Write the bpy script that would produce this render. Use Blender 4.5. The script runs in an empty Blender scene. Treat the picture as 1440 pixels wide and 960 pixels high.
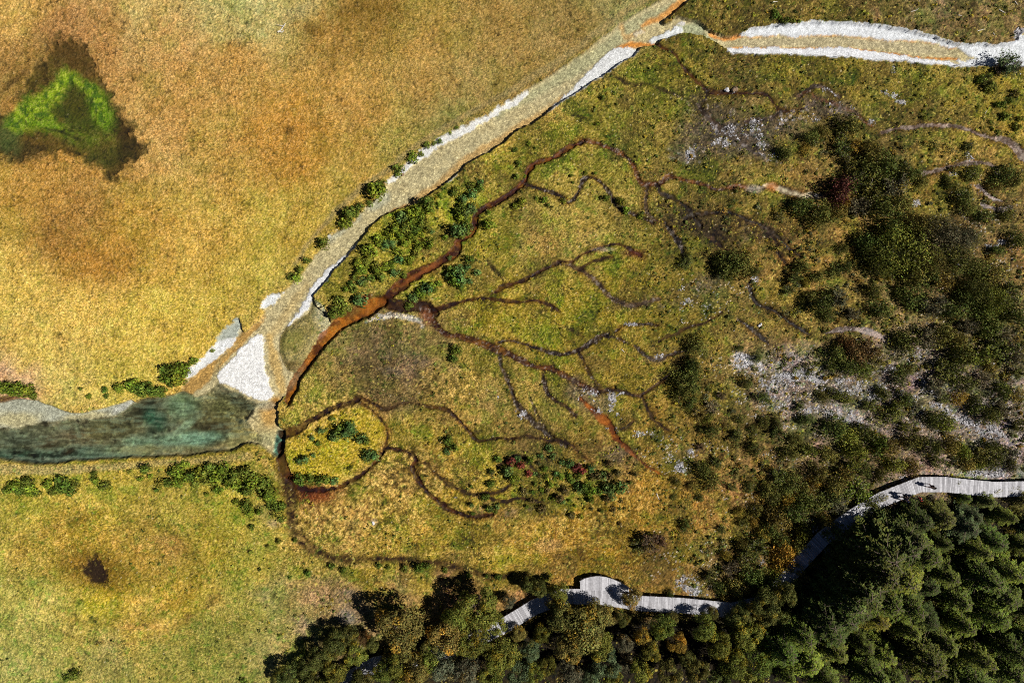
import bpy, bmesh, math, random
import numpy as np
from mathutils import Vector, Matrix
R = math.radians
scene = bpy.context.scene
COL = scene.collection
rng = np.random.default_rng(7)
random.seed(7)

# ------------------------------------------------------------------ camera, light, exposure
M = 0.09                      # metres per photo pixel on the ground
CX, CY = 720.0, 480.0
HC = 86.7                     # drone height
cam = bpy.data.objects.new('camera', bpy.data.cameras.new('camera'))
COL.objects.link(cam); scene.camera = cam
cam.location = (0, 0, HC); cam.rotation_euler = (0, 0, 0)
cam.data.sensor_width = 36.0; cam.data.lens = 36.0 * HC / (1440 * M)
cam.data.clip_start = 1.0; cam.data.clip_end = 4000.0

SUN_EL, SUN_AZ = R(49), R(101)          # azimuth clockwise from +Y (photo up)
sd = Vector((math.sin(SUN_AZ) * math.cos(SUN_EL), math.cos(SUN_AZ) * math.cos(SUN_EL), math.sin(SUN_EL)))
w = bpy.data.worlds.new('World'); scene.world = w; w.use_nodes = True
nt = w.node_tree
sky = nt.nodes.new('ShaderNodeTexSky'); sky.sky_type = 'NISHITA'; sky.sun_disc = False
sky.altitude = 3200; sky.air_density = .45; sky.dust_density = .3; sky.sun_elevation = SUN_EL; sky.sun_rotation = SUN_AZ
bg = nt.nodes['Background']; bg.inputs['Strength'].default_value = 0.05
nt.links.new(sky.outputs[0], bg.inputs['Color'])
sun = bpy.data.objects.new('sun', bpy.data.lights.new('sun', 'SUN')); COL.objects.link(sun)
sun.data.energy = 5.0; sun.data.angle = R(0.53); sun.data.color = (1.0, 0.955, 0.88)
sun.rotation_euler = sd.to_track_quat('Z', 'Y').to_euler()
scene.view_settings.view_transform = 'Standard'; scene.view_settings.look = 'None'
scene.view_settings.exposure = 0.65; scene.view_settings.gamma = 1.0
scene.cycles.use_denoising = False; scene.cycles.filter_width = 1.05; scene.cycles.max_bounces = 6; scene.cycles.diffuse_bounces = 2; scene.cycles.glossy_bounces = 2
scene.cycles.transparent_max_bounces = 6

KALB = 1.75                   # sunlit flat ground renders at about this many times its albedo

def W(px, py): return ((px - CX) * M, (CY - py) * M)
def lin(c):
    c = np.asarray(c, dtype=np.float64) / 255.0
    return np.where(c <= 0.04045, c / 12.92, ((c + 0.055) / 1.055) ** 2.4)
def alb(c): return lin(c) / KALB
def P(s): return [tuple(float(v) for v in t.split(',')) for t in s.split()]
def tag(o, label=None, cat=None, group=None, kind=None):
    if label: o['label'] = label
    if cat: o['category'] = cat
    if group: o['group'] = group
    if kind: o['kind'] = kind
    return o
def sstep(a, b, x):
    t = np.clip((x - a) / (b - a), 0, 1); return t * t * (3 - 2 * t)

# ------------------------------------------------------------------ terrain grid (rectilinear, fine inside the photographed area)
def axis(half, step):
    n = int(round(half / step)); core = np.arange(-n, n + 1) * step
    out = [core[-1]]; s = step
    while out[-1] < half + 60:
        s = min(s * 1.12, 2.5); out.append(out[-1] + s)
    out = np.array(out[1:]); return np.concatenate([-out[::-1], core, out])
XS = axis(66.5, 0.125); YS = axis(45.0, 0.125)
NX, NY = len(XS), len(YS)
gx = (CX + XS / M).astype(np.float32); gy = (CY - YS / M).astype(np.float32)   # in photo pixels
PX0, PY0 = np.meshgrid(gx, gy)

def vnoise(X, Y, scale, seed):
    r = np.random.default_rng(seed); T = r.random((256, 256)).astype(np.float32) * 2 - 1
    u = X / scale + 4096.0; v = Y / scale + 4096.0
    iu = np.floor(u).astype(np.int32); iv = np.floor(v).astype(np.int32)
    fu = (u - iu).astype(np.float32); fv = (v - iv).astype(np.float32)
    fu = fu * fu * (3 - 2 * fu); fv = fv * fv * (3 - 2 * fv)
    a = iu & 255; b = (iu + 1) & 255; c = iv & 255; d = (iv + 1) & 255
    return (T[c, a] * (1 - fu) + T[c, b] * fu) * (1 - fv) + (T[d, a] * (1 - fu) + T[d, b] * fu) * fv
def fbm(scale, seed, octaves=4, X=None, Y=None, gain=0.55):
    X = PX0 if X is None else X; Y = PY0 if Y is None else Y
    out = np.zeros_like(X); a = 1.0
    ang = 0.6
    for k in range(octaves):
        ca, sa = math.cos(ang * k), math.sin(ang * k)
        out += a * vnoise(X * ca - Y * sa, X * sa + Y * ca, scale, seed + k * 17); scale *= 0.5; a *= gain
    return out
w1 = fbm(26, 11, 3); w2 = fbm(26, 12, 3)
PX = PX0 + 1.5 * w1; PY = PY0 + 1.5 * w2        # slightly warped coordinates make every edge irregular

FAR = np.float32(400)
def box(pts, pad):
    xs = [p[0] for p in pts]; ys = [p[1] for p in pts]
    i0, i1 = np.searchsorted(gx, [min(xs) - pad, max(xs) + pad])
    yy = -gy; j0, j1 = np.searchsorted(yy, [-(max(ys) + pad), -(min(ys) - pad)])
    return slice(max(j0 - 1, 0), j1 + 1), slice(max(i0 - 1, 0), i1 + 1)
def seg(X, Y, a, b):
    dx, dy = b[0] - a[0], b[1] - a[1]; L = dx * dx + dy * dy + 1e-9
    t = np.clip(((X - a[0]) * dx + (Y - a[1]) * dy) / L, 0, 1)
    return np.hypot(X - a[0] - t * dx, Y - a[1] - t * dy), t
def smooth(pts, n=3):
    pts = [np.array(p) for p in pts]; out = []
    for i in range(len(pts) - 1):
        p0 = pts[max(i - 1, 0)]; p1 = pts[i]; p2 = pts[i + 1]; p3 = pts[min(i + 2, len(pts) - 1)]
        for k in range(n):
            t = k / n
            out.append(tuple(0.5 * ((2 * p1) + (p2 - p0) * t + (2 * p0 - 5 * p1 + 4 * p2 - p3) * t * t + (3 * p1 - p0 - 3 * p2 + p3) * t ** 3)))
    out.append(tuple(pts[-1])); return out
def line_sd(pts, pad=30, sm=3):
    """signed distance (px) to a polyline with a width per point (x,y,w): negative inside"""
    pts = smooth(pts, sm) if sm else pts
    sl = box(pts, pad + max(p[2] for p in pts)); X, Y = PX[sl], PY[sl]
    best = np.full(X.shape, FAR, np.float32)
    for a, b in zip(pts[:-1], pts[1:]):
        d, t = seg(X, Y, a, b); best = np.minimum(best, d - 0.5 * (a[2] + (b[2] - a[2]) * t))
    out = np.full(PX.shape, FAR, np.float32); out[sl] = best; return out
def poly_sd(pts, pad=40, sharp=True):
    sl = box(pts, pad); X, Y = PX[sl], PY[sl]
    best = np.full(X.shape, FAR, np.float32); inside = np.zeros(X.shape, bool)
    for a, b in zip(pts, pts[1:] + pts[:1]):
        d, t = seg(X, Y, a, b); best = np.minimum(best, d)
        if a[1] != b[1]:
            inside ^= ((a[1] > Y) != (b[1] > Y)) & (X < (b[0] - a[0]) * (Y - a[1]) / (b[1] - a[1]) + a[0])
    out = np.full(PX.shape, FAR, np.float32); out[sl] = np.where(inside, -best, best); return out
def blob(x, y, rx, ry=None, rot=0, soft=0.6):
    """soft ellipse mask"""
    ry = ry or rx; c, s = math.cos(R(rot)), math.sin(R(rot))
    X = PX - x; Y = PY - y
    d = np.hypot((X * c + Y * s) / rx, (-X * s + Y * c) / ry)
    return 1 - sstep(1 - soft, 1 + soft, d + 0.22 * n_mid)
n_big = fbm(90, 21, 4); n_mid = fbm(22, 31, 4); n_sm = fbm(7, 41, 3); n_fine = fbm(3.1, 51, 2)
n_fine2 = fbm(2.4, 61, 2); n_px = rng.standard_normal(PX.shape).astype(np.float32)

# ------------------------------------------------------------------ meadow tint: ground colours of the place, spread between surveyed points
TINT = """
-40,20,188,140,62 30,20,188,140,60 100,40,160,110,52 65,62,148,100,45 150,50,165,115,52 200,15,178,144,70 300,12,170,145,74 350,15,164,144,76 430,8,156,132,64 250,62,176,128,60 330,85,166,118,48
520,22,128,92,30 460,40,140,98,34 600,40,148,108,42 700,30,138,103,42 780,60,130,98,44 850,8,125,104,50 870,30,130,116,60 820,40,128,98,42 720,90,140,106,46 20,100,142,100,40
230,200,182,132,60 300,200,176,126,50 260,130,172,122,50 400,180,166,112,36 430,230,168,116,36 500,150,166,118,46 600,120,152,112,46 660,120,142,110,50 560,200,146,122,46 500,240,166,124,44 630,165,136,116,52
50,260,168,118,42 120,290,158,110,42 80,325,148,101,36 20,300,168,122,42 130,365,160,106,32 160,340,166,114,36 200,320,178,128,44 300,330,188,142,52 350,350,178,142,46 420,330,168,132,42 480,260,156,126,42 20,400,192,152,56
120,430,198,154,58 220,440,194,150,52 320,430,184,148,48 380,380,176,146,48 50,490,194,156,60 200,500,188,154,54 260,490,186,150,48 90,535,190,156,66 -60,450,190,150,56 160,530,180,150,50 20,545,190,140,90
250,520,176,140,46 340,440,170,138,50 400,390,158,132,48
800,200,140,124,34 860,150,124,114,28 900,150,120,114,24 960,70,122,106,24 1000,90,118,106,26 1100,105,122,110,26 1300,110,126,114,30 1200,110,118,104,26 1000,15,116,96,32 1150,15,120,100,32 1250,20,118,98,44 1310,20,122,104,54 1390,30,128,106,52
960,25,104,86,26 1060,30,108,94,28 900,100,112,104,24 760,170,140,118,38 700,215,148,130,34 850,240,138,124,34 900,200,134,120,32 950,200,122,106,34 980,110,118,106,26 1040,110,108,96,30
850,300,152,132,46 750,330,156,132,50 800,330,152,130,48 720,300,150,132,40 620,385,150,134,30 560,330,142,132,28 500,380,148,132,34 650,300,140,130,28 690,340,142,126,30 700,440,146,126,26 770,460,140,120,24 800,440,138,120,22 880,400,124,108,18 840,460,126,110,20
950,350,104,92,22 950,430,114,100,20 1080,250,118,104,26 1010,230,110,98,28 1050,200,104,90,34 1000,330,100,86,24 1120,200,124,102,30 1130,240,128,104,34
560,500,126,104,58 520,490,130,108,60 600,480,128,108,46 500,540,150,126,44 440,590,142,126,40 480,580,148,128,38 540,530,128,106,52 620,560,138,114,36 660,520,136,116,34 700,560,142,116,46 740,560,134,116,34 720,600,128,106,36 740,620,110,92,36 800,500,130,112,26 850,500,124,106,24 900,520,128,108,26
470,620,168,148,22 440,640,166,140,30 520,620,160,134,36 550,680,168,132,46 460,725,184,142,62 500,720,182,142,56 420,700,120,86,30 600,650,160,132,32 640,690,170,140,32 600,740,152,126,32 540,760,160,130,36 680,660,150,130,30 700,740,150,118,36
800,740,154,116,24 850,780,142,106,22 760,700,120,104,28 820,680,118,108,28 950,720,130,100,22 900,690,142,108,24 870,720,144,108,22 770,780,158,118,28 1000,620,112,90,24 950,600,118,96,24 880,610,128,106,28 820,640,122,98,30 850,650,126,100,34
1020,560,108,90,22 980,450,112,96,22 1100,430,118,100,22 1100,540,116,104,70 1060,590,108,90,34 1250,540,112,98,60 1180,440,118,98,28 1200,560,114,102,66 1320,560,110,98,60 1380,600,116,104,70 1350,350,92,78,26 1400,250,118,98,26 1320,200,118,104,26 1420,140,132,116,22 1360,140,126,110,28 1300,260,120,96,24
1250,200,100,86,28 1400,300,108,88,30 1420,350,110,86,28 1100,330,112,88,24 1150,350,124,98,26 1060,350,108,88,24 1250,400,110,92,34 1400,450,90,78,28 1060,680,122,92,30 1000,720,126,94,24 1000,790,122,98,34 930,790,128,96,22 1050,750,118,90,26 1100,700,92,78,30 1200,680,92,80,34 1270,670,130,108,64 1350,665,120,108,60 1430,660,130,116,80
50,700,152,134,28 -40,720,150,134,34 150,690,160,136,30 100,755,166,126,28 60,770,158,128,32 240,720,152,130,32 240,760,158,118,36 150,835,168,146,18 210,880,176,142,40 120,880,160,138,40 300,770,150,124,24 330,720,154,136,28 380,760,150,132,34 50,840,164,148,46 50,900,156,140,46 20,940,156,144,52 150,925,146,130,46 240,920,140,126,36 300,910,134,124,36 250,840,154,124,24 200,780,146,116,26
340,860,142,128,36 360,800,142,126,28 400,720,148,132,30 440,835,150,122,62 400,845,142,130,54 480,860,132,112,78 470,830,150,118,62 430,870,138,122,64 400,890,136,126,46 520,810,148,124,28 600,805,150,128,26 680,812,152,122,40 560,825,150,118,56 640,830,158,112,64 730,830,150,110,50 600,790,152,132,26 450,800,148,130,34 700,800,154,130,26
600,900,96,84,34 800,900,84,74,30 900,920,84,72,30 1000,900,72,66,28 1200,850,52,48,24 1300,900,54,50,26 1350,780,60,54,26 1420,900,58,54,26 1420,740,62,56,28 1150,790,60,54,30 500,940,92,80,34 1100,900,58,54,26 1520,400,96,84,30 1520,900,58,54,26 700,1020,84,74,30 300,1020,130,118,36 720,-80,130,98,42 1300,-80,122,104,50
"""
tp = np.array([[float(v) for v in t.split(',')] for t in TINT.split()])
tx = np.arange(-800, 2241, 12.0); ty = np.arange(-760, 1721, 12.0)
TX, TY = np.meshgrid(tx, ty); acc = np.zeros(TX.shape + (3,)); ws = np.zeros(TX.shape)
tl = lin(tp[:, 2:5])
for (x, y), c in zip(tp[:, :2], tl):
    d2 = (TX - x) ** 2 + (TY - y) ** 2; wt = 1.0 / (d2 + 260.0) ** 1.9
    acc += wt[..., None] * c; ws += wt
acc /= ws[..., None]
def samp(X, Y):
    u = np.clip((X + 800) / 12.0, 0, len(tx) - 1.01); v = np.clip((Y + 760) / 12.0, 0, len(ty) - 1.01)
    i = u.astype(np.int32); j = v.astype(np.int32); fu = (u - i)[..., None]; fv = (v - j)[..., None]
    return (acc[j, i] * (1 - fu) + acc[j, i + 1] * fu) * (1 - fv) + (acc[j + 1, i] * (1 - fu) + acc[j + 1, i + 1] * fu) * fv
WEST0 = 1 - sstep(-20, 20, poly_sd(P('-900,-900 1050,-900 926,0 813,80 720,137 593,210 540,262 440,360 360,450 260,540 183,563 96,575 0,560 -900,560'), 60))
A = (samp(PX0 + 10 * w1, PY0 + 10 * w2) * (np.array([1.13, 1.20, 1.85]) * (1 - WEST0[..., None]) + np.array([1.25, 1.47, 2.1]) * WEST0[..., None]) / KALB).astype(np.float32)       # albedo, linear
Hh = 0.10 * n_big + 0.05 * n_mid                                         # height (m)
eg = sstep(930, 1080, PX0 + .2 * (PY0 - 480)) * sstep(150, 260, PY0)
A *= 1 + eg[..., None] * np.array([.30, .26, .75], np.float32); A *= 1 + (WEST0 * sstep(230, 60, PY0) * sstep(250, 420, PX0))[..., None] * np.array([.14, .17, .14], np.float32)
rough = np.full(PX.shape, 0.9, np.float32)
cls = np.zeros(PX.shape, np.int16)
tus = np.ones(PX.shape, np.float32)                                      # tussock relief
spk = np.ones(PX.shape, np.float32)                                      # strength of grass colour speckle

def paint(m, c, k=1.0):
    m = np.clip(m * k, 0, 1)[..., None]; A[:] = A * (1 - m) + alb(c).astype(np.float32) * m
def mul(m, f):
    A[:] = A * (1 - m[..., None] * (1 - np.asarray(f, np.float32)))
inm = lambda sdv, soft=1.0: 1 - sstep(-soft, soft, sdv)

# broad ground differences in the grass itself: rusty, straw, green
west = inm(poly_sd(P("-900,-900 1050,-900 926,0 813,80 720,137 593,210 540,262 440,360 360,450 260,540 183,563 96,575 0,560 -900,560"), 60), 14)
mul(west * sstep(0.1, 0.9, n_mid + 0.5 * n_big), (0.93, 0.90, 0.84))
mul(west * sstep(.25, .8, fbm(18, 211, 4)), (.86, .90, .8)); mul(west * sstep(.3, .9, fbm(55, 212, 5)), (.90, 1.0, .9)); mul(west * (1 - sstep(.01, .05, np.abs(fbm(70, 213, 3)))) * sstep(0, .6, fbm(80, 214, 2)), (1.12, 1.12, 1.15)); mul(west * sstep(.5, .9, fbm(9, 215, 3)), (.74, .74, .62))
mul(west * sstep(0.2, 1.0, -n_mid), (1.10, 1.14, 1.2))
mul((1 - west) * (1 - .6 * sstep(430, 350, PX0) * sstep(640, 670, PY0)) * sstep(0.1, 0.7, fbm(34, 71, 4)), (0.58, 0.66, 0.44))
mul((1 - west) * sstep(0.15, 0.8, fbm(30, 81, 4)), (1.36, 1.24, 1.5))
llm = 1 - .65 * sstep(430, 350, PX0) * sstep(640, 670, PY0)
mul((1 - west) * llm * sstep(.15, .7, fbm(26, 86, 4)), (.80, 1.02, .62)); mul((1 - west) * sstep(0.25, 0.8, fbm(13, 83, 3)), (1.18, 1.10, 1.25)); mul((1 - west) * sstep(0.3, 0.85, fbm(12, 84, 3)), (.82, .82, .76))
rill = np.abs(fbm(46, 87, 4)) ; mul((1 - west) * (1 - sstep(.015, .075, rill)) * sstep(-.2, .5, fbm(60, 88, 2)) * (PX0 > 420), (.5, .42, .36))
smd = sstep(.12, .75, fbm(42, 201, 5)) * sstep(430, 560, PX0) * (1 - west); paint(smd, (96, 78, 40), .5)
smd2 = sstep(.1, .7, fbm(20, 203, 4)) * sstep(820, 1000, PX0 - .25 * (PY0 - 480)) * (1 - west); paint(smd2, (84, 68, 34), .42)
stk = sstep(.25, .7, fbm(9, 205, 3)) * sstep(860, 1010, PX0) * (1 - west); mul(stk, (.72, .68, .62))
mul((1 - west) * sstep(0.35, 0.9, fbm(16, 85, 4)), (0.70, 0.88, 0.7))
fl = inm(poly_sd(P('1090,830 1150,780 1200,735 1290,700 1440,704 1560,704 1560,1010 430,1010 480,950 560,915 700,900 760,860 900,868 1030,872'), 30) + 10 * n_mid, 8); paint(fl, (32, 26, 17), .9)  # floor under the trees painted near black, tree shade put into its colour
# wear: trails and mounds
def trail(s, c, k=0.6, soft=3.0): paint(inm(line_sd(P(s), 20), soft), c, k)
trail("1010,-60,9 905,0,9 845,42,9 800,78,9 755,104,10 715,128,9 660,160,8 600,195,8 545,238,9 505,268,9 470,300,8 440,335,6 415,370,6", (152, 134, 84), 0.75)
trail("-60,655,14 20,659,14 90,660,12 160,656,10 230,650,9 300,645,9 350,640,10", (166, 146, 82), 0.8)
trail("366,640,9 385,665,6 402,690,6 408,715,6 414,742,6 428,765,7 445,782,7 480,792,8 520,795,6", (160, 134, 66), 0.7)
trail("180,500,3 120,480,3 40,470,3 -30,478,3", (204, 164, 80), 0.5)
trail("20,730,3 100,700,3 190,718,3 260,755,3 265,810,4 230,855,4 160,880,5 90,868,4 40,830,3", (176, 146, 50), 0.55, 5)
trail("-30,770,3 60,745,3 140,712,3", (172, 148, 60), 0.5, 4)
trail("70,880,5 150,905,4 230,888,4 300,850,3", (136, 104, 40), 0.5, 5)
trail("560,783,3 640,776,3 720,778,3 800,770,3 860,760,3", (190, 156, 70), 0.6, 3)
trail("546,596,3 536,625,4 530,655,3", (190, 156, 70), 0.6, 3)
trail("780,350,3 800,330,3 835,318,3", (176, 144, 70), 0.5, 4)
trail("600,440,4 640,440,5 690,405,4 692,380,4", (154, 132, 60), 0.5, 4)
for b, c, k in [((460, 850, 55, 30, 10), (150, 120, 72), .5), ((487, 870, 12, 9), (136, 130, 118), .8), ((488, 833, 9, 4), (110, 100, 84), .7), ((432, 878, 10, 8), (120, 108, 88), .5),
                ((300, 842, 14, 7, -35), (118, 90, 26), .7), ((266, 866, 5, 5), (110, 84, 26), .8), ((405, 183, 6, 6), (104, 76, 24), .9), ((438, 42, 14, 7, 0), (110, 82, 26), .6), ((520, 18, 45, 14), (116, 86, 26), .5),
                ((820, 318, 40, 16, -20), (164, 138, 60), .55), ((760, 345, 26, 18), (168, 134, 66), .6), ((520, 545, 60, 40, 20), (124, 102, 60), .3), ((470, 588, 40, 12, -25), (160, 138, 44), .4),
                ((1008, 145, 60, 14, 12), (84, 74, 44), .55), ((1025, 190, 60, 26, 14), (88, 78, 62), .75), ((965, 215, 20, 12), (122, 112, 90), .45), ((965, 310, 45, 22, 10), (70, 60, 34), .7), ((1000, 320, 30, 16), (66, 52, 30), .55),
                ((1100, 175, 60, 14, 8), (104, 92, 62), .6), ((1160, 150, 40, 16, 10), (96, 80, 56), .5), ((1080, 185, 36, 14), (80, 72, 62), .5), ((825, 560, 30, 18, 35), (126, 112, 84), .6), ((775, 560, 30, 14, 60), (118, 100, 56), .45),
                ((755, 630, 40, 18, 30), (96, 80, 40), .6), ((870, 640, 25, 14), (104, 84, 58), .5), ((440, 698, 40, 11, 8), (104, 54, 24), .85), ((452, 697, 16, 7), (136, 54, 22), .6), ((480, 725, 40, 22, 10), (190, 146, 70), .4),
                ((495, 735, 9, 7, 0), (150, 128, 70), .5), ((525, 735, 4, 4), (200, 180, 140), .8), ((590, 640, 25, 16), (100, 78, 34), .6), ((610, 655, 16, 12), (104, 84, 36), .5), ((625, 710, 20, 10, 40), (116, 94, 44), .4), ((770, 766, 18, 8), (190, 148, 90), .5),
                ((640, 520, 9, 6), (170, 132, 90), .5), ((700, 720, 30, 10), (124, 98, 50), .5), ((1060, 590, 40, 14), (98, 80, 40), .4), ((560, 842, 30, 8), (164, 124, 74), .5), ((385, 735, 10, 6), (176, 146, 100), .6),
                ((372, 722, 14, 12), (150, 132, 70), .5), ((30, 550, 40, 6, 4), (206, 158, 100), .3), ((610, 850, 30, 8), (156, 110, 60), .4), ((420, 18, 30, 10, -30), (180, 164, 112), .4),
                ((140, 805, 60, 30, 10), (150, 116, 26), .35), ((230, 758, 25, 8), (170, 122, 54), .4), ((200, 880, 30, 5), (176, 126, 52), .5), ((1010, 138, 16, 6), (130, 118, 40), .2), ((1060, 142, 14, 6), (140, 116, 72), .5), ((1125, 245, 22, 14), (140, 108, 42), .4)]:
    paint(blob(*b), c, k)

ilt = inm(poly_sd(P('404,640 406,622 418,606 440,594 462,583 488,574 508,570 528,582 542,600 540,625 528,640 508,658 485,672 450,680 425,676 410,662')) + 3 * n_mid, 4); paint(ilt, (182, 160, 36), .72); paint(ilt * sstep(0, .7, n_mid), (156, 158, 22), .5)
# ---- dark pond with bright green water weed (upper left)
pond = poly_sd(P("87,50 110,68 133,83 150,110 153,137 170,160 182,187 195,200 190,230 163,247 140,238 110,230 73,227 43,217 0,223 -40,215 -40,160 0,160 17,140 40,117 60,83 80,63"))
pm = inm(pond + 12 * n_mid + 7 * n_sm, 7)
paint(pm, (70, 58, 20), 0.85); paint(pm * sstep(-.1, .6, fbm(14, 231, 4)), (98, 86, 30), .6); paint(pm * sstep(.2, .7, fbm(9, 232, 3)), (36, 30, 12), .6); paint(blob(100, 75, 30, 18, 40), (84, 62, 24), .7); paint(blob(20, 115, 22, 5, -40), (60, 46, 20), .7); paint(blob(160, 170, 14, 40, -35), (52, 38, 18), .85)
paint(blob(175, 215, 16, 22, 10), (36, 34, 14), .75); paint(blob(140, 222, 26, 14), (62, 66, 22), .8); paint(blob(30, 215, 40, 14), (64, 54, 26), .8); paint(blob(10, 190, 18, 26), (74, 92, 44), .8)
paint(blob(105, 185, 45, 22, 20), (74, 88, 22), .7); paint(blob(140, 155, 20, 30, -20), (66, 92, 24), .7)
weed = poly_sd(P("87,100 100,104 113,116 130,117 143,143 157,163 145,178 133,167 125,147 120,127 97,113 88,123 80,140 60,155 77,167 93,190 80,188 53,182 20,183 7,173 20,153 40,137 67,123 80,108"))
wm = inm(weed + 4 * n_mid + 3 * n_sm - 2, 8); paint(wm, (118, 146, 22), 0.9); paint(wm * sstep(0, .8, n_sm), (156, 186, 40), .6); paint(wm * sstep(0, .7, -n_sm - .3 * n_mid), (58, 92, 26), .8)
deep = poly_sd(P("97,115 110,119 119,130 124,148 132,166 133,178 115,184 95,180 80,168 63,156 80,144 90,125")); dm = inm(deep + 4 * n_mid + 2.5 * n_sm + 2, 5)
paint(dm, (56, 68, 16), .72); paint(blob(105, 152, 14, 14), (70, 68, 16), .7); paint(blob(140, 155, 16, 34, -22) * sstep(-.6, .4, n_mid + n_sm), (96, 132, 26), .75); paint(blob(110, 190, 40, 12, 12) * sstep(-.2, .6, n_mid + n_sm), (92, 110, 26), .7); paint(blob(60, 175, 34, 9, 8) * sstep(-.4, .5, n_sm), (96, 140, 30), .6)
paint(blob(80, 186, 26, 2.5, 16), (34, 34, 16), .8)
Hh -= 0.25 * pm + 0.25 * dm; tus[:] *= 1 - .5 * np.maximum(pm, dm); tus *= 1 - .4 * wm
pondm = pond + 7 * n_mid + 3 * n_sm < 0

# dark seep hollow (lower left)
hs = poly_sd(P("113,795 125,784 137,780 150,790 160,815 156,820 140,818 128,812 118,806")); hm_ = inm(hs + 7 * n_mid + 5 * n_sm + 1.5 * n_px, 4)
paint(blob(138, 802, 44, 26, 20), (112, 80, 20), .7); paint(hm_, (34, 20, 7), .95); spk *= 1 - .8 * hm_; Hh -= 0.2 * hm_

# ---- river channel
RIV = P("""1050,-80 926,0 853,47 813,80 770,107 740,126 720,137 687,160 637,183 593,210 560,238 542,257 538,272 518,287 493,315 474,324 463,332 458,343 440,360 425,385 413,398 398,410 385,412 372,420 367,433 374,440 362,452 340,468 336,449 318,458 304,474 303,486 290,497 267,520 253,550 274,559
300,575 320,600 350,610 350,623 366,627 379,635 388,642 399,636 401,606 395,600 391,590 390,572 397,560 406,551 414,530 437,502 452,478 465,452 462,446 442,427 440,415 455,396 470,379 500,345 520,322 538,303 587,284 598,277 635,252 655,230 690,212 720,190 763,163 787,144 850,105 873,87 892,77 900,67 907,62 915,62
923,61 928,57 952,46 968,44 990,50 1020,67 1030,73 1100,75 1147,76 1213,82 1280,85 1363,93 1400,92 1440,92 1620,90 1620,35 1445,42 1425,62 1410,63 1347,62 1307,50 1247,37 1213,34 1147,32 1080,38 1052,42 1043,50 1020,51 1003,45 993,37 980,29 967,23 952,23 943,30 937,34 932,30 970,0 1090,-80""")
rsd = poly_sd(RIV, 40); rsd = rsd + .9 * n_sm + .5 * n_fine; rm = inm(rsd, 1.0)
mul(inm(np.abs(rsd + .5) - 1.0, 1.6) * (1 - sstep(-.2, .8, n_mid)), (.72, .66, .58))
Hh = Hh * (1 - rm) + (-0.62 + 0.05 * n_mid) * rm
tus *= 1 - rm; spk *= 1 - rm
paint(rm, (188, 176, 134))
paint(rm * sstep(-.2, .7, n_mid), (196, 180, 132), .6)
def rp(m, c, k=1.0): paint(m * rm, c, k)
def rl(s, c, k=.8, soft=2.5): paint(inm(line_sd(P(s), 24) + 1.6 * n_mid + 1.5 * n_sm, soft) * rm, c, k)
# greenish shallow water along the upper bank, rust bands along the lower one
rl("960,0,10 900,32,18 850,66,18 800,100,16 750,130,12 700,160,10", (168, 168, 128), .75, 5)
rl("990,42,12 975,36,16 960,36,10 1000,55,12", (164, 172, 138), .8, 4)
rl("800,132,5 770,152,10 730,178,12 680,208,12 650,226,10 620,255,10 580,280,9", (192, 152, 88), .75, 4)
rl("640,246,3 600,272,3 560,293,3 530,310,3", (176, 124, 60), .7, 2)
rl("500,300,14 480,318,12 462,338,10", (160, 164, 146), .7, 5)
rl("470,312,5 485,300,5 495,290,4", (96, 104, 100), .6, 2)
rl("540,275,16 520,290,12", (178, 180, 156), .7, 5)
rl("430,400,8 400,440,14 380,470,12", (192, 168, 112), .7, 5)
rl("366,446,11 350,462,12 330,483,13 305,508,15 280,532,18 262,548,18", (178, 138, 70), .9, 2.5)
rl("300,530,8 306,505,6 330,482,4", (168, 160, 116), .5, 3)
rl("375,470,8 382,500,12 390,530,14 395,550,12", (198, 166, 100), .85, 4)
rl("965,-4,10 950,10,12 930,22,9 905,34,7", (216, 148, 70), .85, 3)
rl("905,40,7 880,52,6 875,30,4", (206, 158, 92), .6, 3)
rl("922,62,4 905,60,8 885,62,9 870,66,7", (214, 140, 58), .95, 2.5)
rl("1000,47,4 1015,53,3 1040,51,3 1060,49,2", (214, 146, 74), .95, 1.5)
rl("948,38,3 952,34,3", (206, 156, 92), .8, 2)
rl("1045,51,2.4 1100,48,2.4 1163,48,2.6 1230,51.5,3 1307,57.5,2.5 1350,66,2", (200, 142, 72), .85, 1.4)
rl("1030,66,2.4 1080,65,2.6 1180,65,2.6 1230,70,3 1287,77,3 1335,79,5 1350,82,2", (204, 134, 56), .95, 1.4)
rl("1050,57,12 1150,56,14 1250,60,14 1330,70,12", (186, 174, 138), .8, 2.5)
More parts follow.
